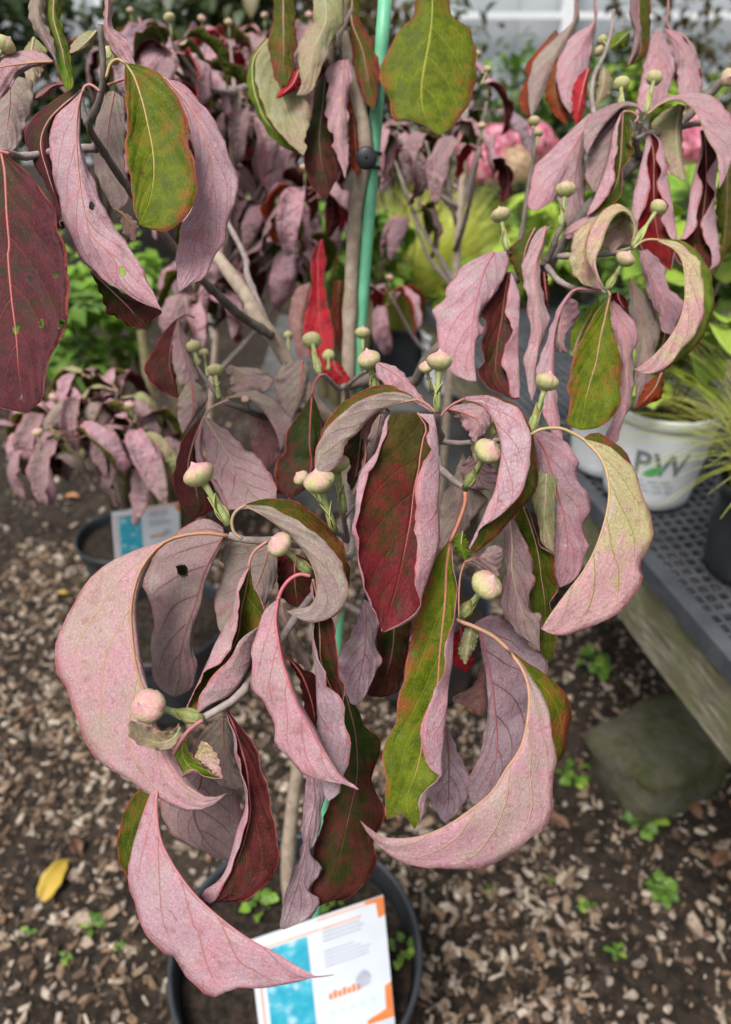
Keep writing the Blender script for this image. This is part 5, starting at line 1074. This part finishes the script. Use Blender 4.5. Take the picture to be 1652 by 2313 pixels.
def leafy_mass(name, mat, parent, c, rx, ry, rz, count, size, stems=0, broad=.34, seed=0):
    """one foliage mesh: leaf-sized curved faces through an uneven volume"""
    rs = random.Random(seed); mb = MB(); c = Vector(c)
    clumps = [(Vector((rs.uniform(-1, 1), rs.uniform(-1, 1), rs.uniform(-.9, 1))), rs.uniform(.25, .5)) for _ in range(max(5, count // 45))]
    for k in range(count):
        cc, cr = rs.choice(clumps)
        d = Vector((rs.gauss(0, 1), rs.gauss(0, 1), rs.gauss(0, 1))).normalized() * cr * rs.random() ** .4
        q = cc * .72 + d; p = c + Vector((q.x * rx, q.y * ry, q.z * rz))
        ln = size * rs.uniform(.6, 1.25); a = rs.uniform(0, 6.28); el = rs.uniform(-.9, .5)
        t = Vector((math.cos(a) * math.cos(el), math.sin(a) * math.cos(el), math.sin(el))); sd = t.cross(Vector((0, 0, 1))).normalized(); up = sd.cross(t)
        o = len(mb.v); vs = []
        for i, w in ((0, .1), (.35, 1.), (.7, .75), (1., .05)):
            b = p + t * ln * i - up * ln * .3 * i * i
            vs += [b - sd * ln * broad * w + up * ln * .10 * w, b, b + sd * ln * broad * w + up * ln * .10 * w]
        mb.add(vs, [(r * 3 + j, r * 3 + j + 1, r * 3 + j + 4, r * 3 + j + 3) for r in range(3) for j in range(2)])
        for r, v in enumerate((0, .35, .7, 1)):
            for j in range(3): mb.uv[o + r * 3 + j] = (j / 2, v)
    return mb.build(name, mat, parent, c)
def floret_head(parent, c, r, mat, n, seed, core=True):
    rs = random.Random(seed); mb = MB(); c = Vector(c)
    for k in range(n):
        zz = 1 - 1.55 * (k + .5) / n; a = k * 2.39996 + rs.uniform(-.2, .2); rr = math.sqrt(max(0, 1 - zz * zz))
        d = Vector((rr * math.cos(a), rr * math.sin(a), zz)); p = c + d * r * rs.uniform(.86, 1.08); s = d.orthogonal().normalized(); t = d.cross(s); rot = rs.uniform(0, 1.57)
        for q in range(4):
            an = rot + q * math.pi / 2; e = s * math.cos(an) + t * math.sin(an); f = d.cross(e); l = r * .26
            vs = [p, p + e * l * .55 + f * l * .45 + d * l * .15, p + e * l * 1.05 + d * l * .02, p + e * l * .55 - f * l * .45 + d * l * .15]
            mb.add(vs, [(0, 3, 2, 1)])
    return mb.build('flower_head', mat, parent, c)
def grass(name, label, c, n, ln, spread, mat, width=.0022, group=None, seed=0, lean=(0, 0)):
    rs = random.Random(seed); c = Vector(c); root = empty(name, c, label, 'grass', group); mb = MB()
    for k in range(n):
        a = rs.uniform(0, 6.28); b = c + Vector((math.cos(a), math.sin(a), 0)) * rs.uniform(0, spread * .25); L = ln * rs.uniform(.6, 1.15); fl = rs.uniform(.25, 1.2) * spread / ln
        e = Vector((math.cos(a), math.sin(a), 0)); sd = Vector((-e.y, e.x, 0)); vs = []
        for i in range(6):
            s = i / 5; w = width * (1 - s * .9)
            p = b + e * L * fl * s ** 1.7 + Vector((lean[0], lean[1], 0)) * L * s ** 2 + Vector((0, 0, L * (s - .55 * fl * s ** 2.4)))
            vs += [p - sd * w, p + sd * w]
        mb.add(vs, [(2 * i, 2 * i + 1, 2 * i + 3, 2 * i + 2) for i in range(5)])
    o = mb.build('blades', mat, root, c); o['kind'] = 'stuff'; return root

# --- leafy plant in the white printed pot
FOLM = [leaf_mesh(M_LIME, 1, .42, .9 + .2 * k, .12, .05, k) for k in range(5)]
top = PWC + Vector((0, 0, PWH * .85))
hp = empty('leafy_plant', top, 'broad-leaved lime green plant growing in the white printed pot', 'plant')
rs = random.Random(3)
for k in range(110):
    a = rs.uniform(0, 6.28); r = rs.uniform(.01, .16); h = rs.uniform(-.03, .36) * (1 - r * 1.6) + .03
    if math.sin(a) < -.2 and math.cos(a) < .2 and h < .06: h += .05
    o = link('leaf', rs.choice(FOLM), hp); o.location = (math.cos(a) * r + .03, math.sin(a) * r + .03, h); o.rotation_euler = (rs.gauss(0, .3), rs.uniform(-.5, .35), a + rs.gauss(0, .5)); s = rs.uniform(.05, .095); o.scale = (s, s, s)
mb = MB()
for k in range(12):
    a = rs.uniform(0, 6.28); r = rs.uniform(.02, .09); mb.tube([top - Vector((0, 0, .03)), top + Vector((math.cos(a) * r * .5, math.sin(a) * r * .5, .08)), top + Vector((math.cos(a) * r + .03, math.sin(a) * r + .03, .2))], .0018, 5)
mb.build('stems', M_STEM, hp, top)
q = on_plane(1335, 1105, BZ); pot('plant_pot', (q.x + .055, q.y + .09, BZ), .088, .18, M_WHITEP, 'blank white pot at the bench edge beside the printed pot', rim=.010)
pl = empty('leafy_plant', (q.x + .055, q.y + .09, BZ + .15), 'green leafy plant in the blank white pot', 'plant')
leafy_mass('foliage', M_FOL, pl, (q.x + .055, q.y + .12, BZ + .24), .11, .10, .10, 170, .05, seed=35)
# --- black pot with yellow-green sedge at the edge of the picture
q = on_plane(1640, 1345, BZ); bp = pot('plant_pot', (q.x + .06, q.y + .06, BZ), .082, .16, M_BLACKP, 'small black pot of spiky yellow sedge on the lattice bench', rim=.009, taper=.82)
grass('sedge_plant', 'spiky yellow-green sedge spilling from the small black pot', (q.x + .06, q.y + .06, BZ + .14), 420, .27, .26, M_SEDGE, .0018, seed=2)

# --- pots and plants farther back along the bench and ground
def back(x, y, z): return on_plane(x, y, z)
c = back(1010, 905, BZ - .28); wp2 = pot('plant_pot', (c.x + .02, c.y + .10, c.z), .105, .20, M_WHITEP, 'plain white nursery pot half hidden behind the dogwood leaves', rim=.010)
c2 = Vector((c.x + .02, c.y + .10, c.z)); st = empty('support_block', (c2.x, c2.y + .1, 0), 'low grey block bed under the pots behind the dogwood', 'block')
M_CONC = simple('dark_concrete', (.06, .06, .06), (.11, .11, .105), 9, .85, .2, .6, 60)
mb = MB(); mb.box((c2.x - .1, c2.y + .30, (BZ - .28) / 2), (1.1, .95, BZ - .284)); mb.build('slab', M_CONC, st, (c2.x, c2.y + .1, 0), False)
sed = []
for k, (dx, dy, r) in enumerate(((-.15, .12, .10), (-.02, .32, .10), (.24, .12, .10), (-.34, .30, .10), (.24, .42, .10))):
    p = pot('plant_pot', (c2.x + dx, c2.y + dy, BZ - .28), r, .19, M_BLACKP, ['black pot of yellow sedge beside the plain white pot', 'black pot of sedge right behind the plain white pot', 'black pot of lime leaves between the two white pots', 'black pot of lime leaves behind the tied trunk', 'black pot of green leaves at the back of the block'][k], rim=.01)
    if k < 2: grass('sedge_plant', ['bushy yellow-green sedge behind the green stake', 'airy yellow-green sedge right behind the plain white pot'][k], (c2.x + dx, c2.y + dy, BZ - .10), 700, .46, .36, M_SEDGE, .0026, seed=k + 5)
    else:
        pl = empty('leafy_plant', (c2.x + dx, c2.y + dy, BZ - .11), ['lime leafy plant between the two white pots', 'lime leafy plant behind the tied trunk', 'green leafy plant at the back of the block'][k - 2], 'plant')
        leafy_mass('foliage', M_LIME if k < 4 else M_FOL, pl, (c2.x + dx, c2.y + dy, BZ + .03), .17, .17, .15, 260, .062, seed=k + 20, broad=.42)
pl = empty('leafy_plant', (c2.x, c2.y, BZ - .09), 'yellow-green leafy plant in the plain white pot', 'plant')
leafy_mass('foliage', M_LIME, pl, (c2.x, c2.y, BZ + .02), .13, .12, .12, 200, .05, seed=33)

# --- hydrangeas with pink heads
def hydrangea(label, heads, ground_pt, fr, seed, dm=1.0):
    g = Vector(ground_pt); root = empty('hydrangea_bush', g, label, 'bush', 'pink hydrangeas behind')
    rs = random.Random(seed); mb = MB(); cs = []
    for (x, y, d, r, kind) in heads:
        d *= dm; r *= dm; c = P(x, y, d); cs.append(c); floret_head(root, c, r, M_PINKP if kind else M_TANP, 110, seed + int(x)); mb.tube([g, g.lerp(c, .5) + Vector((0, .05, .02)), c], .004, 5)
    mb.build('stems', M_STEM, root, g)
    ctr = sum(cs, Vector()) / len(cs); leafy_mass('foliage', M_FOL, root, (ctr.x, ctr.y + .05, ctr.z - .22), fr, fr * .7, .24, 420, .085, seed=seed, broad=.36)
hydrangea('hydrangea with two pink heads and a faded tan one', [(1075, 335, 1.95, .052, 1), (1120, 328, 1.95, .050, 1), (1100, 375, 1.93, .055, 1), (1205, 325, 1.98, .055, 1), (1180, 330, 2.0, .05, 1), (1165, 380, 1.92, .05, 0), (1225, 350, 2.0, .05, 1)], on_plane(1150, 420, 0), .38, 41, 1.38)
hydrangea('hydrangea with pink heads beyond the leafy potted plant', [(1520, 420, 2.0, .055, 1), (1560, 300, 2.2, .06, 1), (1600, 340, 2.1, .06, 1), (1545, 470, 1.95, .05, 1), (1525, 345, 2.1, .04, 1), (1640, 430, 2.0, .05, 1)], on_plane(1580, 520, 0), .40, 57, 1.15)

# --- shrubs and trees beyond
def shrub(label, x, y, d, rx, rz, mat, n, size, seed, name='shrub', cat='shrub', group='shrubs beyond the rows of pots'):
    c = P(x, y, d); root = empty(name, (c.x, c.y, 0), label, cat, group)
    leafy_mass('crown', mat, root, c, rx, rx * .8, rz, n, size, seed=seed)
    mb = MB()
    for k in range(4):
        a = k * 1.6 + seed; mb.tube([(c.x, c.y, 0), (c.x + math.cos(a) * rx * .2, c.y + math.sin(a) * rx * .2, c.z * .5), (c.x + math.cos(a) * rx * .5, c.y + math.sin(a) * rx * .4, c.z)], [.03, .02, .01], 6)
    mb.build('trunk', M_STEM, root, (c.x, c.y, 0))
SH = [('dull green shrub left of the hydrangea heads', 1050, 300, 4.2, .55, .50, M_DFOL, 700, .075), ('dull green shrub below the white post', 1160, 285, 4.6, .6, .45, M_DFOL, 700, .075), ('mid green shrub right of the hydrangea heads', 1290, 300, 4.4, .6, .5, M_FOL, 700, .08),
      ('brownish tree before the grey wall at the far end', 1590, 110, 5.5, .9, .75, M_BFOL, 900, .10), ('mid green shrub under the brownish tree', 1560, 230, 4.0, .45, .30, M_LIME, 420, .08), ('dull green shrub behind the upper rows', 1420, 240, 5.0, .8, .45, M_DFOL, 700, .09),
      ('dull green shrub behind the trunk top', 900, 190, 5.0, .8, .6, M_DFOL, 1100, .11), ('brownish shrub far behind the tied trunk', 680, 150, 4.6, .8, .65, M_BFOL, 1200, .11), ('dull green shrub behind the upper left leaves', 430, 150, 4.4, .8, .7, M_DFOL, 1300, .11), ('dull green shrub far behind the left leaves', 150, 130, 4.8, 1.0, .75, M_DFOL, 1500, .12),
      ('low lime bush behind the dark red leaf', 170, 640, 1.9, .26, .16, M_LIME, 420, .06), ('low mid green bush behind the neighbouring dogwood', 300, 720, 1.75, .24, .12, M_FOL, 380, .05), ('lime bush behind the long branch', 760, 560, 2.1, .28, .16, M_FOL, 420, .06), ('lime bush behind the lattice bench', 1400, 520, 2.3, .42, .22, M_LIME, 560, .07), ('mid green bush behind the sedge pot', 1640, 640, 1.75, .30, .24, M_FOL, 520, .07)]
for k, s in enumerate(SH): shrub(*s, seed=60 + k)

# --- background dogwoods
def back_dogwood(label, base, trunk_top, tips, nper, size, seed, styles, pl=None):
    rs = random.Random(seed); base = Vector(base)
    t = empty('dogwood_tree', base, label, 'tree', 'dogwoods standing behind'); top = Vector(trunk_top)
    mb = MB(); mb.tube([base, base.lerp(top, .5) + Vector((.01, 0, 0)), top], [.008, .007, .005], 8); mb.build('trunk', M_TRUNK, t, base)
    for (x, y, d) in tips:
        p = P(x, y, d); j = base.lerp(top, min(1, max(.35, (p.z - rs.uniform(.03, .16) - base.z) / max(.1, top.z - base.z)))); mid = j.lerp(p, .55) - Vector((0, 0, .02))
        mb = MB(); mb.tube(resample([j, mid, p], 8), [.0045 - .0004 * i for i in range(8)], 6); mb.build('branch', M_TWIG, t, j)
        n = rs.randint(*nper); a0 = rs.uniform(0, 6.28)
        for k in range(n):
            lo, up = rs.choice(styles); a = a0 + k * 6.283 / n + rs.uniform(-.35, .35)
            q = p + Vector((math.cos(a), math.sin(a), 0)) * .004 - Vector((0, 0, rs.uniform(0, .02)))
            free_leaf(t, q, a, size * rs.uniform(.8, 1.2), lo, up, tilt=rs.uniform(-.15, .25), roll=rs.uniform(-.3, .3), mesh=rs.choice(GEN))
        if rs.random() < .8:
            o = link('flower_bud', rs.choice(BUDS), t); o.location = p + Vector((0, 0, .022)) - base; s = rs.uniform(.0058, .0072); o.scale = (s, s, s * .9); o.rotation_euler = (rs.gauss(0, .2), rs.gauss(0, .2), 0)
            mb = MB(); mb.tube([p, p + Vector((0, 0, .019))], .0016, 6); mb.build('bud_stalk', M_STALK, t, p)
ST1 = [('pink', 'dkred'), ('pink2', 'orange'), ('mauve', 'dkred'), ('pink2', 'gred'), ('mauve', 'olive'), ('pink', 'red'), ('cool', 'olive'), ('pink2', 'dkred')]
ST2 = [('mauve', 'olive'), ('pink2', 'gred'), ('gmauve', 'bright'), ('green', 'bright'), ('mauve', 'dkred')]
tips1 = [(520, 90, 1.1), (600, 70, 1.25), (480, 235, 1.0), (560, 255, .95), (640, 290, 1.0), (515, 370, 1.05), (600, 430, 1.0), (690, 420, .95), (560, 510, 1.1), (660, 540, 1.0), (470, 520, 1.05), (720, 480, 1.1), (440, 660, .95), (500, 620, 1.0), (390, 95, .80), (335, 100, .85), (430, 150, .9), (640, 150, 1.2), (380, 330, 1.1), (700, 300, 1.2), (440, 300, 1.2), (420, 450, 1.1), (600, 580, 1.15), (460, 80, 1.15), (700, 70, 1.2), (250, 110, 1.0), (300, 60, 1.2), (560, 160, 1.3), (740, 180, 1.3), (480, 420, 1.3), (540, 330, 1.35), (640, 480, 1.35), (700, 560, 1.3), (520, 560, 1.35), (380, 200, 1.3), (600, 340, 1.4), (680, 380, 1.4), (450, 580, 1.3)]
g1 = on_plane(620, 900, 0); back_dogwood('neighbouring dogwood behind the left branches, dense with pink and rusty leaves', (g1.x - .05, 1.25, 0), (-.16, 1.05, 1.30), tips1, (5, 7), .092, 71, ST1)
tips2 = [(900, 300, .95), (960, 310, 1.0), (930, 290, 1.05), (1000, 290, .95), (1060, 160, .95), (1085, 330, .9), (1100, 230, 1.0), (880, 660, 1.1), (1030, 120, 1.0), (930, 480, 1.15), (880, 330, 1.2)]
back_dogwood('slender dogwood behind the green stake with leaves hanging before the sedge', (.14, 1.30, 0), (.13, 1.06, 1.26), tips2, (3, 5), .085, 83, ST1)
tips3 = [(60, 960, 1.0), (130, 930, 1.0), (200, 900, .98), (265, 880, .98), (300, 950, .95), (95, 1010, .95), (230, 960, 1.0), (330, 1000, .98), (160, 970, .93), (30, 900, 1.1), (210, 840, 1.05)]
g3 = on_plane(330, 1330, 0); back_dogwood('small dogwood on the left with pale green and mauve leaves above its own tag', (g3.x - .02, g3.y - .02, .14), (P(230, 960, 1.05).x, P(230, 960, 1.05).y, P(230, 960, 1.05).z), tips3, (5, 7), .095, 97, ST2)
for k, (bx, by) in enumerate(((g1.x - .05, 1.25), (.14, 1.30))):
    pot('plant_pot', (bx, by, .012), .15, .24, M_BLACKP, ['black pot under the dense neighbouring dogwood', 'black pot under the slender dogwood'][k], rim=.014)
pot('plant_pot', (g3.x - .02, g3.y - .02, .012), .13, .20, M_BLACKP, 'black pot under the small dogwood, with a tag standing in it', rim=.012)
plant_tag('smaller white tag with turquoise photo below the small dogwood', P(252, 1158, 1.30), P(405, 1135, 1.34), P(262, 1275, 1.36))

# --- rock under the bench, weeds, fallen leaves
m = NT('mossy_stone'); co = m.obj(); n1 = m.noise(co, 11, 6, .7); n2 = m.noise(co, 55, 6, .75)
col = m.mix(m.step(n1, .38, .62), (.13, .12, .085), (.075, .078, .03)); col = m.mix(m.math('MULTIPLY', m.step(n2, .55, .7), .5), col, (.14, .125, .095))
M_ROCK = m.done(m.bsdf(col, .9, .2, m.bump(m.math('ADD', n2, m.math('MULTIPLY', n1, 2.0)), 1.0, .014)))
def rock(label, c, sx, sy, sz, seed, rz=0):
    bm = bmesh.new(); bmesh.ops.create_icosphere(bm, subdivisions=4, radius=1)
    for v in bm.verts:
        q = v.co.copy(); k = max(abs(q.x), abs(q.y), abs(q.z)); q = q.lerp(q / k, .55)
        q *= 1 + .16 * mnoise.noise(q * 1.3 + Vector((seed, 0, 0))) + .05 * mnoise.noise(q * 4 + Vector((seed, 1, 0)))
        v.co = Matrix.Rotation(rz, 3, 'Z') @ Vector((q.x * sx, q.y * sy, q.z * sz))
    me = bpy.data.meshes.new('rock'); bm.to_mesh(me); bm.free(); me.polygons.foreach_set('use_smooth', [True] * len(me.polygons)); me.materials.append(M_ROCK)
    o = link('rock', me); o.location = c; tag(o, label, 'rock'); return o
rc = on_plane(1480, 1730, .03); rock('square mossy stone on the ground below the lattice bench', (rc.x, rc.y, .055), .135, .105, .085, 3, .45)
WEEDM = [leaf_mesh(M_FOL, 1, .40, .8 + .3 * k, .15, .12, 50 + k) for k in range(3)] + [leaf_mesh(M_LIME, 1, .42, 1.0, .1, .12, 61)]
def weed(label, x, y, n, size, seed, z=None, mat=None):
    c = on_plane(x, y, z if z is not None else .01); c.z = z if z is not None else ground_h(c.x, c.y); rs = random.Random(seed); root = empty('weed', c, label, 'weed')
    for k in range(n):
        a = rs.uniform(0, 6.28); r = rs.uniform(0, size * .8); o = link('leaf', rs.choice(WEEDM), root); s = size * rs.uniform(.5, 1.0)
        o.location = (math.cos(a) * r, math.sin(a) * r, rs.uniform(.004, size * .7)); o.rotation_euler = (rs.gauss(0, .3), rs.uniform(-.5, .3), a + rs.gauss(0, .4)); o.scale = (s, s, s)
    mb = MB(); mb.tube([c - Vector((0, 0, .004)), c + Vector((.002, 0, size * .5))], .0012, 5); mb.build('stem', M_STALK, root, c)
WD = [('tiny weed in the soil left of the yellow fallen leaf', 62, 2110, 9, .014), ('weed beside the yellow fallen leaf', 215, 2085, 14, .018), ('small weed below the yellow leaf', 150, 2160, 8, .013), ('weed near the big pot wall', 270, 2140, 6, .010), ('leafy weed in the shade below the bench', 1345, 1490, 16, .045), ('weed beside the mossy stone', 1460, 1850, 18, .035),
      ('ferny weed in the mulch by the mossy stone', 1490, 2010, 18, .026), ('small weed in the mulch right of the pot', 1390, 2145, 10, .016), ('weed between pot and bench', 1295, 1745, 12, .03), ('tiny weed in the pale chips', 1250, 1990, 7, .012), ('small weed in the pale chips right of the pot', 1330, 2050, 9, .015), ('weed right of the pot rim', 1110, 2010, 6, .012), ('round weed under the crescent leaf', 450, 1420, 14, .04), ('weed behind the trunk foot', 440, 1340, 14, .035)]
for k, w in enumerate(WD): weed(*w, seed=200 + k)
weed('small round weed in the pot soil', 590, 2040, 10, .022, 301, z=.245); weed('weed at the right inside the pot', 905, 2155, 9, .018, 302, z=.245); weed('weed behind the big tag in the pot', 745, 2050, 8, .018, 303, z=.245)
M_YEL = flat_leaf_mat('yellow_fallen_leaf', (.55, .38, .05), (.62, .45, .10), (.5, .3, .05)); M_ORL = flat_leaf_mat('orange_fallen_leaf', (.42, .17, .06), (.5, .24, .10), (.35, .12, .04)); M_BRL = flat_leaf_mat('brown_fallen_leaf', (.13, .06, .035), (.2, .10, .06), (.12, .05, .03))
def fallen(label, x, y, ln, mat, seed, rz):
    c = on_plane(x, y, .012); o = link('fallen_leaf', blade_leaf(ln, ln * .24, .9, .5, .08, seed).mesh('fallen_leaf', mat)); o.location = (c.x, c.y, ground_h(c.x, c.y) + .008); o.rotation_euler = (.2, -.1, rz); tag(o, label, 'leaf', 'fallen leaves on the mulch')
fallen('curled yellow fallen leaf on dark soil', 95, 2030, .085, M_YEL, 1, 1.3)
for k, (l, x, y, s, mt_) in enumerate([('pale orange fallen leaf on the chips left of the small tag', 150, 1125, .05, M_ORL), ('orange fallen leaf behind the long green leaf', 1065, 1610, .06, M_ORL), ('golden fallen leaf below the small tag', 155, 1335, .04, M_YEL), ('brown fallen leaf beside the mossy stone', 1540, 1800, .06, M_BRL), ('brown fallen leaf right of the mossy stone', 1610, 1950, .05, M_BRL), ('brown fallen leaf on the soil near the big pot', 180, 1930, .05, M_BRL), ('rusty fallen leaf on the chips under the big pink leaf', 330, 1210, .04, M_ORL), ('brown fallen leaf below the crescent leaf', 1240, 1840, .05, M_BRL)]): fallen(l, x, y, s, mt_, 10 + k, k * 1.7)
